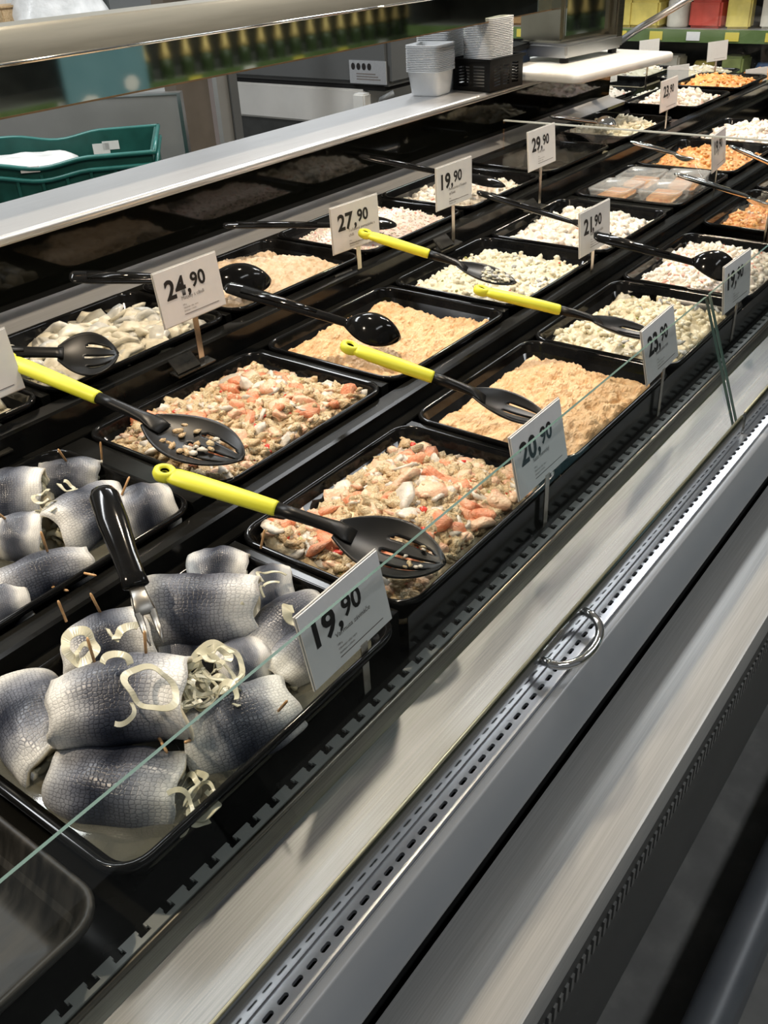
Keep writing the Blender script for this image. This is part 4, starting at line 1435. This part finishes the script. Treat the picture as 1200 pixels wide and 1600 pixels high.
rad = math.radians
price_tag((0.802, 0.942, 1.010), rad(-0.6), rad(5.7), 0.938, '24,90', ['Matjesy s cibulí'], 'price tag reading 24,90 before the pale herring pieces')
price_tag((1.190, 0.965, 1.000), rad(-4.7), rad(1.4), 0.938, '27,90', ['Tuňáková pomazánka s', 'chilli'], 'price tag reading 27,90 before the tan spread', stemdx=0.006)
price_tag((1.447, 0.938, 1.013), rad(-1.3), rad(0.5), 0.938, '19,90', ['Pomazánka z krabích', 'tyčinek'], 'rear price tag reading 19,90 before the pink spread')
price_tag((1.748, 0.920, 1.022), rad(0.3), rad(5), 0.938, '29,90', ['Krabí salát'], 'price tag reading 29,90 before the rear crab salad')
price_tag((2.521, 0.965, 1.008), rad(0.6), rad(4), 0.938, '23,90', ['Salát'], 'far price tag reading 23,90 below the white board', small=False)
price_tag((1.485, 0.672, 0.957), rad(-0.8), rad(5), 0.90, '21,90', ['Bramborový salát'], 'price tag reading 21,90 between the two potato salads', clip=False)
price_tag((0.464, 0.407, 0.910), rad(1.5), rad(10.3), FD + 0.001, '19,90', ['Varmuza závináče'], 'large nearest price tag reading 19,90 before the herring rolls', clip=False, stemdx=0.012, sy=-0.0045)
price_tag((0.804, 0.403, 0.920), rad(0.6), rad(11.7), FD + 0.001, '20,90', ['Salát mexický'], 'price tag reading 20,90 behind the front glass at the salmon salad', clip=False, stemdx=0.006, sy=-0.0045)
price_tag((1.141, 0.403, 0.922), rad(1.5), rad(12.8), FD + 0.001, '23,90', ['Pomazánka rybí'], 'front price tag reading 23,90 behind the glass', clip=False, sy=-0.0045)
price_tag((1.452, 0.408, 0.916), rad(-1.5), rad(7.6), FD + 0.001, '19,90', ['Salát'], 'price tag reading 19,90 at the right picture edge', clip=False, sy=-0.0045)
price_tag((2.088, 0.672, 0.974), rad(6), rad(8), 0.90, '19,90', ['Salát'], 'small far price tag reading 19,90 beyond the partition', clip=False, small=False)
p = at(39, 605, 1.005)
price_tag((p.x - 0.056, p.y, 1.005), 0.0, rad(6), 0.938, '', [], 'blank corner of a price tag cut off by the left picture edge')
# ------------------------------------------------------------------ tubs with lids beyond the partition
def tub_mesh():
    b = MB()
    P = [(0.006, 0.0), (0.003, 0.012), (0.0, 0.03), (0.0, 0.032)]
    vs, fs = [], []
    for ins, z in P:
        L = rrect(0.058 - ins, 0.044 - ins, 0.012, 4)
        vs += [(x, y, z) for x, y in L]
    n = len(L)
    for s in range(len(P) - 1):
        for k in range(n):
            fs.append((s * n + k, s * n + (k + 1) % n, (s + 1) * n + (k + 1) % n, (s + 1) * n + k))
    fs.append(tuple(range(n - 1, -1, -1)))
    b.add(vs, fs)
    return b.mesh('tub', M['lid'], True)


tubm = tub_mesh()
for k, (x, y, lab) in enumerate(((2.00, 0.865, 'lidded clear tub of orange salad, rear left in the tub tray'), (2.125, 0.860, 'lidded clear tub of orange salad, rear right in the tub tray'), (2.03, 0.765, 'lidded clear tub of orange salad, nearest in the tub tray'), (2.15, 0.765, 'lidded clear tub of orange salad by the steel spoon'))):
    root = thing('lidded_tub', lab, 'tub', (x, y, 0.902), 0.05 * k, 'lidded tubs')
    link('tub', tubm, root)
    L = rrect(0.060, 0.046, 0.013, 4)
    n = len(L)
    b = MB()
    b.add([(x_, y_, 0.031) for x_, y_ in L] + [(x_, y_, 0.035) for x_, y_ in L] + [(x_ * 0.9, y_ * 0.9, 0.036) for x_, y_ in L] + [(x_ * 0.86, y_ * 0.86, 0.033) for x_, y_ in L],
          [(i + s * n, (i + 1) % n + s * n, (i + 1) % n + (s + 1) * n, i + (s + 1) * n) for s in range(3) for i in range(n)] + [tuple(3 * n + i for i in range(n))])
    b.build('lid', M['lid'], root, True, org=(0, 0, 0))
    b = MB()
    b.box(-0.05, 0.05, -0.036, 0.036, 0.003, 0.019, bev=0.008)
    b.build('filling', M['carrot'], root, True, org=(0, 0, 0))

# ------------------------------------------------------------------ stacked plastic tubs and black basket on the worktop
def cup_mesh():
    P = [(0.011, 0.0), (0.009, 0.003), (0.003, 0.052), (0.0, 0.0525), (0.0, 0.0545), (0.004, 0.0545), (0.0105, 0.004)]
    vs, fs = [], []
    for ins, z in P:
        L = rrect(0.046 - ins, 0.046 - ins, 0.012, 4)
        vs += [(x, y, z) for x, y in L]
    n = len(L)
    for s in range(len(P) - 1):
        for k in range(n):
            fs.append((s * n + k, s * n + (k + 1) % n, (s + 1) * n + (k + 1) % n, (s + 1) * n + k))
    fs.append(tuple(range(n - 1, -1, -1)))
    b = MB(); b.add(vs, fs)
    return b.mesh('plastic_tub', M['frost'], True)


cupm = cup_mesh()


def cup_stack(x, y, z, n, rot, lab, group, dz=0.0037):
    for k in range(n):
        o = link('plastic_tub', cupm)
        o.location = (x, y, z + k * dz)
        o.rotation_euler = (0, 0, rot + random.uniform(-0.02, 0.02))
        tag(o, lab, 'tub', group)


WT = 1.1005
c1 = at(682, 146, WT)
cup_stack(1.997, 1.362, WT, 16, 0.10, 'translucent square tub nested in the shorter stack left of the basket', 'tub stack beside the basket')
cup_stack(2.085, 1.392, WT, 24, 0.12, 'translucent square tub nested in the taller stack behind the short one', 'tall tub stack behind')
bk = thing('black_basket', 'black plastic basket with wavy slots holding tubs on the steel worktop', 'basket', (2.130, 1.283, WT), -0.10)


def slotted_wall(b, P, U, V, w_, h_, cols, rows, thick):
    """flat wall with slot openings; P origin, U along, V up, both unit"""
    N_ = U.cross(V) * thick
    mx, my = 0.10, 0.14
    us = [0.0]
    cw = (1 - 2 * mx) / cols
    for c_ in range(cols):
        us += [mx + c_ * cw + cw * 0.12, mx + (c_ + 1) * cw - cw * 0.12]
    us.append(1.0)
    vv = [0.0]
    rh = (1 - 2 * my) / rows
    for r_ in range(rows):
        vv += [my + r_ * rh + rh * 0.22, my + (r_ + 1) * rh - rh * 0.22]
    vv.append(1.0)
    vs, fs = [], []
    nu = len(us)
    for off in (0, 1):
        for v_ in vv:
            for u_ in us:
                wob = 0.0014 * math.sin(u_ * 40) if 0 < v_ < 1 else 0
                vs.append(tuple(P + U * u_ * w_ + V * (v_ * h_ + wob) + N_ * off))
    tot = nu * len(vv)
    for j in range(len(vv) - 1):
        for i in range(nu - 1):
            if i % 2 == 1 and j % 2 == 1:
                continue
            a = j * nu + i
            fs.append((a, a + 1, a + nu + 1, a + nu))
            fs.append((tot + a, tot + a + nu, tot + a + nu + 1, tot + a + 1))
    b.add(vs, fs)


bx, by, bh = 0.067, 0.056, 0.066
for nm, P, U, W_, cols in (('side_wall', Vector((-bx, by, 0)), Vector((0, -1, 0)), 2 * by, 2), ('front_wall', Vector((-bx, -by, 0)), Vector((1, 0, 0)), 2 * bx, 3), ('side_wall', Vector((bx, -by, 0)), Vector((0, 1, 0)), 2 * by, 2), ('rear_wall', Vector((bx, by, 0)), Vector((-1, 0, 0)), 2 * bx, 3)):
    b = MB()
    slotted_wall(b, P, U, Vector((0, 0, 1)), W_, bh, cols, 7, -0.002)
    b.build(nm, M['darkgrey'] if nm == 'x' else M['blacksatin'], bk, False, org=(0, 0, 0))
b = MB()
b.box(-bx, bx, -by, by, 0.0, 0.003)
b.build('base', M['blacksatin'], bk, False, org=(0, 0, 0))
b = MB()
for x0, x1, y0, y1 in ((-bx - 0.006, bx + 0.006, -by - 0.006, -by + 0.002), (-bx - 0.006, bx + 0.006, by - 0.002, by + 0.006), (-bx - 0.006, -bx + 0.002, -by, by), (bx - 0.002, bx + 0.006, -by, by)):
    b.box(x0, x1, y0, y1, bh - 0.001, bh + 0.006, bev=0.0015)
b.build('rim', M['blacksatin'], bk, False, org=(0, 0, 0))
cup_stack(2.130, 1.283, WT + 0.004, 27, -0.10, 'translucent square tub nested in the stack standing inside the black basket', 'tub stack in the basket')

# white cutting board and scale
t = thing('cutting_board', 'thick white cutting board overhanging the end of the rear worktop', 'board', (2.45, 1.20, 1.105))
b = MB()
L = rrect(0.235, 0.155, 0.02, 5)
n = len(L)
P = [(0.004, 0.0), (0.0, 0.004), (0.0, 0.018), (0.004, 0.022)]
vs = []
for ins, z in P:
    vs += [(x * (1 - ins / 0.2), y * (1 - ins / 0.2), z) for x, y in L]
fs = [(s * n + k, s * n + (k + 1) % n, (s + 1) * n + (k + 1) % n, (s + 1) * n + k) for s in range(3) for k in range(n)]
fs += [tuple(range(n - 1, -1, -1)), tuple(3 * n + k for k in range(n))]
b.add(vs, fs)
o = b.build('slab', M['board'], t, True, org=(0, 0, 0))
t.rotation_euler = (0, 0, -0.12)
sc = thing('shop_scale', 'steel counter scale with brass-coloured column standing on the white board', 'scale', (2.50, 1.24, 1.1275), -0.15)
b = MB(); b.box(-0.13, 0.13, -0.07, 0.10, 0.012, 0.045, bev=0.006)
b.build('base', M['steel'], sc, False, org=(0, 0, 0))
b = MB(); b.box(-0.11, 0.13, -0.04, 0.10, 0.045, 0.20, bev=0.008)
b.build('body', noisy('scale_brass_steel', (0.42, 0.39, 0.30), (0.50, 0.47, 0.37), 10, 0.2, 1.0), sc, False, org=(0, 0, 0))
b = MB(); b.box(0.10, 0.135, -0.065, 0.0, 0.012, 0.24, bev=0.005)
b.build('column', M['steel_warm'], sc, False, org=(0, 0, 0))
b = MB(); b.box(-0.10, 0.09, -0.044, -0.040, 0.06, 0.19)
b.build('display_panel', M['mirror'], sc, False, org=(0, 0, 0))
for x in (-0.11, 0.11):
    b = MB(); b.lathe([(0.012, 0), (0.012, 0.012)], 12, c=(x, -0.05, 0))
    b.build('foot', M['blacksatin'], sc, False, org=(0, 0, 0))
t = thing('dark_tool_box', 'low black box with a blue side between basket and scale', 'box', (2.335, 1.36, 1.1275), 0.1)
b = MB(); b.box(-0.06, 0.06, -0.05, 0.05, 0.0, 0.03)
b.build('body', plain('navy_plastic', (0.02, 0.04, 0.09), 0.4), t, False, org=(0, 0, 0))
b = MB(); b.box(-0.07, 0.07, -0.055, 0.055, 0.03, 0.045, bev=0.003)
b.build('top', M['blacksatin'], t, False, org=(0, 0, 0))

# ------------------------------------------------------------------ staff area behind the counter
t = thing('rear_cabinet', 'grey metal panel standing behind the green crates', 'panel', (2.23, 2.54, 0.0), math.radians(125))
b = MB(); b.box(0.0, 2.2, -0.03, 0.0, 0.0, 1.010)
b.build('panel', M['panelgrey'], t, False, org=(0, 0, 0))
b = MB(); b.box(-0.012, 0.0, -0.035, 0.005, 0.0, 1.016)
b.build('edge_strip', M['steel'], t, False, org=(0, 0, 0))
b = MB(); b.box(0.0, 2.2, -0.034, 0.004, 1.010, 1.016)
b.build('top_strip', M['steel'], t, False, org=(0, 0, 0))


def crate(loc, rotz, label):
    root = thing('green_crate', label, 'crate', loc, rotz, 'stacked green crates')
    Lx, Ly, Hh = 0.30, 0.20, 0.15
    b = MB(); b.box(-Lx, Lx, -Ly, Ly, 0, 0.006)
    b.build('base', M['green'], root, False, org=(0, 0, 0))
    for nm, x0, x1, y0, y1, ax in (('long_wall', -Lx, Lx, -Ly, -Ly + 0.006, 0), ('long_wall', -Lx, Lx, Ly - 0.006, Ly, 0), ('end_wall', -Lx, -Lx + 0.006, -Ly, Ly, 1), ('end_wall', Lx - 0.006, Lx, -Ly, Ly, 1)):
        b = MB()
        n = 24
        if ax == 0:
            for s in (0, 1):
                y = y0 if s == 0 else y1
                vs = []
                for i in range(n + 1):
                    q = i / n
                    dip = 0.018 * max(0, min(1, (abs(q - 0.5) < 0.22) * 1.0)) * (0.5 + 0.5 * math.cos((q - 0.5) / 0.22 * PI))
                    vs += [(x0 + (x1 - x0) * q, y, 0), (x0 + (x1 - x0) * q, y, Hh - dip)]
                b.add(vs, [(2 * i, 2 * i + 2, 2 * i + 3, 2 * i + 1) for i in range(n)])
        else:
            b.box(x0, x1, y0, y1, 0, Hh)
        o = b.build(nm, M['green'], root, False, org=(0, 0, 0))
    b = MB()
    for s in (-1, 1):
        for zz in (0.150, 0.118):
            pts = []
            for i in range(25):
                q = i / 24
                dip = 0.018 * (abs(q - 0.5) < 0.22) * (0.5 + 0.5 * math.cos((q - 0.5) / 0.22 * PI))
                pts.append((-Lx - 0.01 + (2 * Lx + 0.02) * q, s * (Ly + 0.006), zz - dip))
            b.tube(pts, 0.0065, 6)
            b.tube([(s * (Lx + 0.006), -Ly - 0.01, zz), (s * (Lx + 0.006), Ly + 0.01, zz)], 0.0065, 6)
    b.build('lip', noisy('green_lip', (0.012, 0.13, 0.115), (0.02, 0.17, 0.15), 20, 0.35) if 'green_lip' not in bpy.data.materials else bpy.data.materials['green_lip'], root, True, org=(0, 0, 0))
    b = MB()
    for i in range(9):
        x = -Lx + 0.04 + i * (2 * Lx - 0.08) / 8
        b.box(x - 0.004, x + 0.004, -Ly - 0.008, -Ly, 0.01, 0.116)
    b.build('ribs', M['green'], root, False, org=(0, 0, 0))
    b = MB()
    b.box(0.10, 0.15, Ly - 0.0075, Ly - 0.006, 0.085, 0.115)
    b.box(0.13, 0.18, Ly - 0.0075, Ly - 0.006, 0.095, 0.120)
    b.box(-0.05, 0.0, -Ly - 0.0095, -Ly - 0.008, 0.125, 0.14)
    b.build('sticker_remains', M['card'], root, False, org=(0, 0, 0))
    return root


CR = math.radians(-43)
pc = at(237, 234, 0.965)
cxy = Vector((pc.x, pc.y)) + Vector((math.cos(CR), math.sin(CR))) * -0.30 + Vector((-math.sin(CR), math.cos(CR))) * 0.20
cx, cy = cxy.x, cxy.y
cr_z = 0.965 - 0.155
crate((cx, cy, cr_z), CR, 'upper green plastic crate with a white film bag inside')
crate((cx, cy, cr_z - 0.165), CR, 'lower green plastic crate carrying the upper one')
b = MB()
vs, fs = [], []
n, mm = 22, 12
for i in range(n + 1):
    for j in range(mm + 1):
        s, q = -1 + 2 * i / n, -1 + 2 * j / mm
        r_ = max(abs(s), abs(q))
        z = 0.06 * math.sqrt(max(0, 1 - r_ ** 3)) + 0.008 * nf(s, q, 3, 4, 3)
        vs.append((s * 0.16, q * 0.12, z))
for i in range(n):
    for j in range(mm):
        a = i * (mm + 1) + j
        fs.append((a, a + mm + 1, a + mm + 2, a + 1))
b.add(vs, fs)
o = b.build('film_bag', M['bag'], None, True, org=(0, 0, 0))
o.location = (cx - 0.10, cy - 0.0, cr_z + 0.085)
o.rotation_euler = (0, 0, CR)
tag(o, 'crumpled white film bag lying inside the upper green crate', 'bag')
# table carrying the crates
t = thing('crate_trolley', 'low steel trolley under the stacked green crates', 'trolley', (cx, cy, 0))
tz = cr_z - 0.165
b = MB(); b.box(cx - 0.36, cx + 0.34, cy - 0.25, cy + 0.25, tz - 0.03, tz - 0.001)
b.build('top', M['steel_dark'], t)
for sx_ in (-0.33, 0.31):
    for sy_ in (-0.22, 0.22):
        b = MB(); b.box(cx + sx_ - 0.015, cx + sx_ + 0.015, cy + sy_ - 0.015, cy + sy_ + 0.015, 0, tz - 0.03)
        b.build('leg', M['steel_dark'], t)

# steel upright, brown column and slicing machine further back
pp = atY(362, 160, 2.35)
t = thing('steel_upright', 'slim dark steel upright between the grey cabinet and the white machine', 'post', (pp.x, 2.35, 0))
b = MB(); b.box(pp.x - 0.012, pp.x + 0.022, 2.335, 2.365, 0.0, 1.45)
b.build('post', M['darkgrey'], t)
b = MB(); b.box(pp.x - 0.06, pp.x - 0.012, 2.345, 2.365, 0.0, 1.45)
b.build('pale_side', M['panelgrey'], t)
t = thing('brown_column', 'brown grey column beside the edge of the grey cabinet', 'column', (2.40, 2.66, 0))
b = MB(); b.box(2.32, 2.47, 2.64, 2.70, 0, 1.6)
b.build('body', noisy('brown_cover', (0.12, 0.10, 0.075), (0.18, 0.15, 0.12), 5, 0.5), t)
b = MB(); b.box(2.47, 2.56, 2.65, 2.70, 0, 1.6)
b.build('pink_strip', noisy('rose_cover', (0.27, 0.24, 0.24), (0.32, 0.29, 0.29), 5, 0.5), t)
MX = 3.18
t = thing('slicing_machine', 'wide white machine with a dark grey upper casing behind the worktop', 'machine', (MX + 0.25, 2.85, 0))
b = MB(); b.box(MX, MX + 0.5, 2.50, 3.26, 0.752, 0.893, bev=0.008)
b.build('white_front', M['white_m'], t)
b = MB(); b.box(MX - 0.01, MX + 0.55, 2.36, 3.30, 0.908, 1.30, bev=0.02)
b.build('upper_casing', M['darkgrey'], t)
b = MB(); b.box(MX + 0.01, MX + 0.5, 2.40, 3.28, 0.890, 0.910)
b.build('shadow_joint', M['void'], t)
b = MB(); b.box(MX + 0.02, MX + 0.5, 2.45, 3.26, 0.0, 0.752)
b.build('base', M['steel_dark'], t)
b = MB(); b.box(MX - 0.013, MX - 0.009, 2.372, 2.555, 0.918, 1.002)
pl = b.build('rating_plate', M['alu'], t)
for k in range(4):
    b = MB()
    vs = []
    for q in range(14):
        a = 2 * PI * q / 14
        vs.append((MX - 0.0138, 2.535 - k * 0.027 + 0.010 * math.cos(a), 0.980 + 0.013 * math.sin(a)))
    b.add(vs, [tuple(range(14))])
    b.build('pictogram', M['ink'], t)
for k in range(3):
    b = MB(); b.box(MX - 0.0138, MX - 0.013, 2.40 + 0.012 * k, 2.52, 0.932 + k * 0.010, 0.936 + k * 0.010)
    b.build('print_line', M['inkgrey'], t)
b = MB(); b.box(MX - 0.05, MX + 0.0, 2.46, 2.52, 0.80, 0.885, bev=0.006)
b.build('latch', M['board'], t)
b = MB(); b.tube([(MX - 0.04, 2.40, 0.78), (MX - 0.05, 2.37, 0.87), (MX - 0.02, 2.33, 0.89)], 0.014, 8)
b.build('hose', M['darkgrey'], t, True)

# things lying on the far table seen above the beam
tb = thing('packing_table', 'cluttered steel table behind the beam at the top left', 'table', (2.0, 3.6, 0))
zt2 = atY(60, 36, 3.4).z
b = MB(); b.box(1.0, 4.2, 3.3, 4.2, zt2 - 0.04, zt2)
b.build('top', M['panelgrey'], tb)
for x in (1.05, 4.1):
    b = MB(); b.box(x, x + 0.05, 3.35, 3.4, 0, zt2 - 0.04)
    b.build('leg', M['steel_dark'], tb)
pb = atY(105, 30, 3.45)
b = MB()
vs, fs = [], []
n, mm = 20, 10
for i in range(n):
    a = 2 * PI * i / n
    for j in range(mm + 1):
        q = j / mm
        r_ = 0.17 * (1 - 0.45 * q) * (1 + 0.18 * nf(math.cos(a), math.sin(a) + q * 0.8, 2.2, 8, 3)) * (1 if q < 0.93 else 0.5)
        vs.append((1.2 * r_ * math.cos(a), 0.7 * r_ * math.sin(a), 0.26 * q))
for i in range(n):
    for j in range(mm):
        a, c_ = i * (mm + 1) + j, ((i + 1) % n) * (mm + 1) + j
        fs.append((a, c_, c_ + 1, a + 1))
b.add(vs, fs)
o = b.build('plastic_bag', M['bag'], None, True, org=(0, 0, 0))
o.location = (pb.x, 3.5, zt2)
tag(o, 'white plastic carrier bag standing on the far packing table', 'bag')
for k, (u, w_, d_, h_, mt, lab) in enumerate(((20, 0.16, 0.12, 0.06, 'flake_dark', 'flat brown cardboard pack left of the white bag'), (12, 0.12, 0.1, 0.13, 'white_m', 'pale upright pack at the top left corner'), (190, 0.3, 0.14, 0.10, 'darkgrey', 'dark grey crate right of the white bag'), (290, 0.34, 0.14, 0.16, 'panelgrey', 'light grey box on the far table'), (150, 0.2, 0.12, 0.05, 'green', 'low green lid beside the white bag'))):
    q = atY(u, 30, 3.6)
    t = thing('storage_box', lab, 'box', (q.x, 3.6 + 0.12 * (k % 2), zt2), 0.1 * k)
    b = MB(); b.box(-w_ / 2, w_ / 2, -d_ / 2, d_ / 2, 0, h_ * 0.85, bev=0.004)
    b.build('body', M[mt], t, False, org=(0, 0, 0))
    b = MB(); b.box(-w_ / 2 - 0.004, w_ / 2 + 0.004, -d_ / 2 - 0.004, d_ / 2 + 0.004, h_ * 0.85, h_, bev=0.003)
    b.build('lid', M[mt], t, False, org=(0, 0, 0))


# ------------------------------------------------------------------ shop shelving: opposite aisle (seen in the mirrors) and far end
def shelf_unit(name, label, loc, rotz, length, boards, edge='green'):
    root = thing(name, label, 'shelf', loc, rotz)
    b = MB(); b.box(0, length, 0.42, 0.45, 0, 2.0)
    b.build('back_panel', M['steel_dark'], root, False, org=(0, 0, 0))
    for z in boards:
        b = MB(); b.box(0, length, 0, 0.42, z - 0.025, z)
        o = b.build('shelf_board', M['panelgrey'], root, False, org=(0, 0, 0))
        b = MB(); b.box(0, length, -0.012, 0.0, z - 0.055, z + 0.004)
        b.build('label_rail', M['shelfgreen'], o, False, org=(0, 0, 0))
    for x in (0, length - 0.03):
        b = MB(); b.box(x, x + 0.03, 0, 0.45, 0, 2.0)
        b.build('side_panel', M['steel_dark'], root, False, org=(0, 0, 0))
    return root


M['shelfgreen'] = noisy('shelf_green', (0.10, 0.16, 0.05), (0.14, 0.21, 0.08), 10, 0.4)
M['bottleglass'] = noisy('bottle_green', (0.03, 0.05, 0.02), (0.05, 0.08, 0.03), 10, 0.12)
M['bottlegold'] = plain('gold_foil', (0.80, 0.62, 0.26), 0.4, 0.6)
M['labelyellow'] = plain('yellow_label', (0.72, 0.60, 0.10), 0.6)
M['blueboard'] = noisy('blue_board', (0.15, 0.30, 0.36), (0.18, 0.34, 0.40), 6, 0.4)
goods_cols = [(0.55, 0.45, 0.12), (0.12, 0.25, 0.08), (0.10, 0.2, 0.42), (0.45, 0.07, 0.05), (0.55, 0.52, 0.45), (0.30, 0.18, 0.08), (0.42, 0.50, 0.20)]
GM_ = [noisy('pack_%d' % i, c, tuple(min(1, q * 1.35) for q in c), 14, 0.35) for i, c in enumerate(goods_cols)]

AY = -1.55
SX = 1.2
aisle = shelf_unit('aisle_shelf', 'long shop shelf across the aisle, seen in the smoked mirror', (0.5, AY, 0), 0.0, 10.0, (0.30, 0.82, 1.35))
aisle.location = (SX + 10.0, AY, 0)
aisle.rotation_euler = (0, 0, PI)
b = MB()
b.lathe([(0.036, 0.0), (0.038, 0.01), (0.038, 0.06), (0.034, 0.08), (0.026, 0.095)], 12, 0)
b.lathe([(0.027, 0.090), (0.030, 0.105), (0.022, 0.135), (0.019, 0.15), (0.013, 0.195), (0.009, 0.205)], 12, 1)
bm_ = b.mesh('bottle', [M['bottleglass'], M['bottlegold']], True)
proto = None
q0 = atY(238, 112, 2.516 - AY)
q1 = atY(905, 10, 2.516 - AY)
nb = 34
for k in range(nb):
    x = q0.x + (q1.x - q0.x) * k / (nb - 1)
    o = link('bottle', bm_)
    o.location = (x, AY + -0.06, 0.8205)
    tag(o, 'gold-capped bottle in the row across the aisle, seen in the smoked mirror', 'bottle', 'gold-capped bottles across the aisle')
for k in range(16):
    x = SX + 0.4 + k * 0.42
    t = link('shelf_label', None) if False else None
    b = MB(); b.box(-0.045, 0.045, 0, 0.004, -0.022, 0.022)
    o = b.build('shelf_label', M['labelyellow'] if k % 3 else M['card'], None, False, org=(0, 0, 0))
    o.location = (x, AY + 0.0125, 0.795)
    tag(o, 'small price label on the green shelf rail across the aisle', 'label', 'shelf labels across the aisle')
qa, qb = atY(84, 125, 2.516 - AY), atY(212, 100, 2.516 - AY)
t = thing('blue_display_board', 'pale blue board with two cloud shapes, seen in the smoked mirror', 'board', ((qa.x + qb.x) / 2, AY + 0.05, 0.0))
wb = abs(qb.x - qa.x) / 2
b = MB(); b.box(-wb, wb, 0, 0.02, 0.55, 1.2)
b.build('panel', M['blueboard'], t, False, org=(0, 0, 0))
for xx, zz, rr in ((-0.25 * wb * 2, 0.78, 0.06), (0.28 * wb * 2, 0.85, 0.042)):
    b = MB()
    for k in range(7):
        a = 2 * PI * k / 7
        b.add([(xx + rr * 0.55 * math.cos(a) + rr * 0.55 * math.cos(c_ * PI / 5), 0.0215 + 0.0002 * k, zz + rr * 0.4 * math.sin(a) + rr * 0.5 * math.sin(c_ * PI / 5)) for c_ in range(10)], [tuple(range(10))])
    b.build('cloud_shape', M['card'], t, False, org=(0, 0, 0))

# second counter standing crosswise at the far end
fc = thing('far_counter', 'second black display counter standing crosswise at the far end', 'counter', (4.2, 1.3, 0))
b = MB(); b.box(3.78, 4.75, -0.6, 2.6, 0.0, 0.70, bev=0.01)
b.build('body', M['steel_dark'], fc)
b = MB(); b.box(3.76, 4.77, -0.62, 2.62, 0.70, 0.735, bev=0.006)
b.build('deck', M['black'], fc)
b = MB(); b.box(3.74, 3.762, -0.62, 2.62, 0.66, 0.80)
b.build('front_rail', M['steel'], fc)
b = MB(); b.box(3.76, 3.768, -0.62, 2.62, 0.80, 0.93)
b.build('front_glass', M['glass'], fc)
cols_ = (('pinkspread', CRB, 'pink'), ('potato', CRB, 'cream'), ('carrot', CAR, 'orange'), ('crab', CRB, 'pale'), ('potato_b', CRB, 'beige'))
n_ = 0
for r_ in range(2):
    for c_ in range(6):
        y0 = 0.55 + c_ * 0.30
        nm = cols_[(c_ * 2 + r_ * 3) % 5]
        key = 'x%d%d' % (r_, c_)
        wh = ('first', 'second', 'third', 'fourth', 'fifth', 'sixth')[c_] + (' of the near row' if r_ == 0 else ' of the back row') + ' on the crosswise counter'
        tray(key, 3.84 + r_ * 0.42, 4.20 + r_ * 0.42, y0, y0 + 0.26, 0.79 + 0.04 * r_, DEP, 'black tray, ' + wh, group='trays on the far counter')
        lumpy(key, nm[2] + ' salad in the tray, ' + wh, 90 + c_ + r_ * 7, nm[0], h_crab, nm[1], 90, 'far_salad', group='salads on the far counter', edge=-0.010, dome=0.035, n=28)
        if c_ < 5:
            price_tag((3.825 + r_ * 0.42, y0 + 0.29, 0.865 + 0.04 * r_), rad(-24), rad(4), 0.735, '', [], 'distant price tag, ' + wh, clip=False, group='tags on the far counter')

# far end shelving beyond the counter
far = shelf_unit('far_shelf', 'tall stocked shop shelf beyond the end of the counter', (5.2, 4.4, 0), -PI / 2, 5.6, (0.30, 0.62, 0.92, 1.22))
rnd = random.Random(9)
packm = []
for i, gm in enumerate(GM_):
    b = MB(); b.box(-0.09, 0.09, -0.07, 0.07, 0, 0.13, bev=0.012)
    packm.append(b.mesh('grocery_pack', gm, False))
    b = MB(); b.box(-0.06, 0.06, -0.05, 0.05, 0, 0.17, bev=0.010)
    packm.append(b.mesh('grocery_pack', gm, False))
    b = MB()
    b.lathe([(0.055, 0), (0.06, 0.01), (0.06, 0.12), (0.05, 0.14)], 12)
    packm.append(b.mesh('grocery_pack', gm, True))
cnt = 0
for z in (0.30, 0.62, 0.92, 1.22):
    y = 3.2
    while y > 0.9:
        pi_ = rnd.randrange(len(packm))
        o = link('grocery_pack', packm[pi_])
        o.location = (5.32 + rnd.uniform(0, 0.06), y, z + 0.0005)
        o.rotation_euler = (0, 0, rnd.uniform(-0.2, 0.2) + PI / 2)
        tag(o, ('mustard', 'green', 'blue', 'red', 'cream', 'brown', 'lime')[pi_ // 3] + (' boxy', ' tall', ' round')[pi_ % 3] + ' pack on the ' + {0.30: 'lowest', 0.62: 'second', 0.92: 'third', 1.22: 'top'}[z] + ' board of the far shelf', 'grocery pack', 'grocery packs on the far shelf')
        y -= 0.165
        cnt += 1
    for k in range(12):
        b = MB(); b.box(0, 0.004, -0.035, 0.035, -0.02, 0.02)
        o = b.build('shelf_label', M['labelyellow'] if (k + int(z * 10)) % 3 else M['card'], None, False, org=(0, 0, 0))
        o.location = (5.1835, 3.1 - k * 0.2, z - 0.026)
        tag(o, 'small price label on a rail of the far shelf', 'label', 'labels on the far shelf')
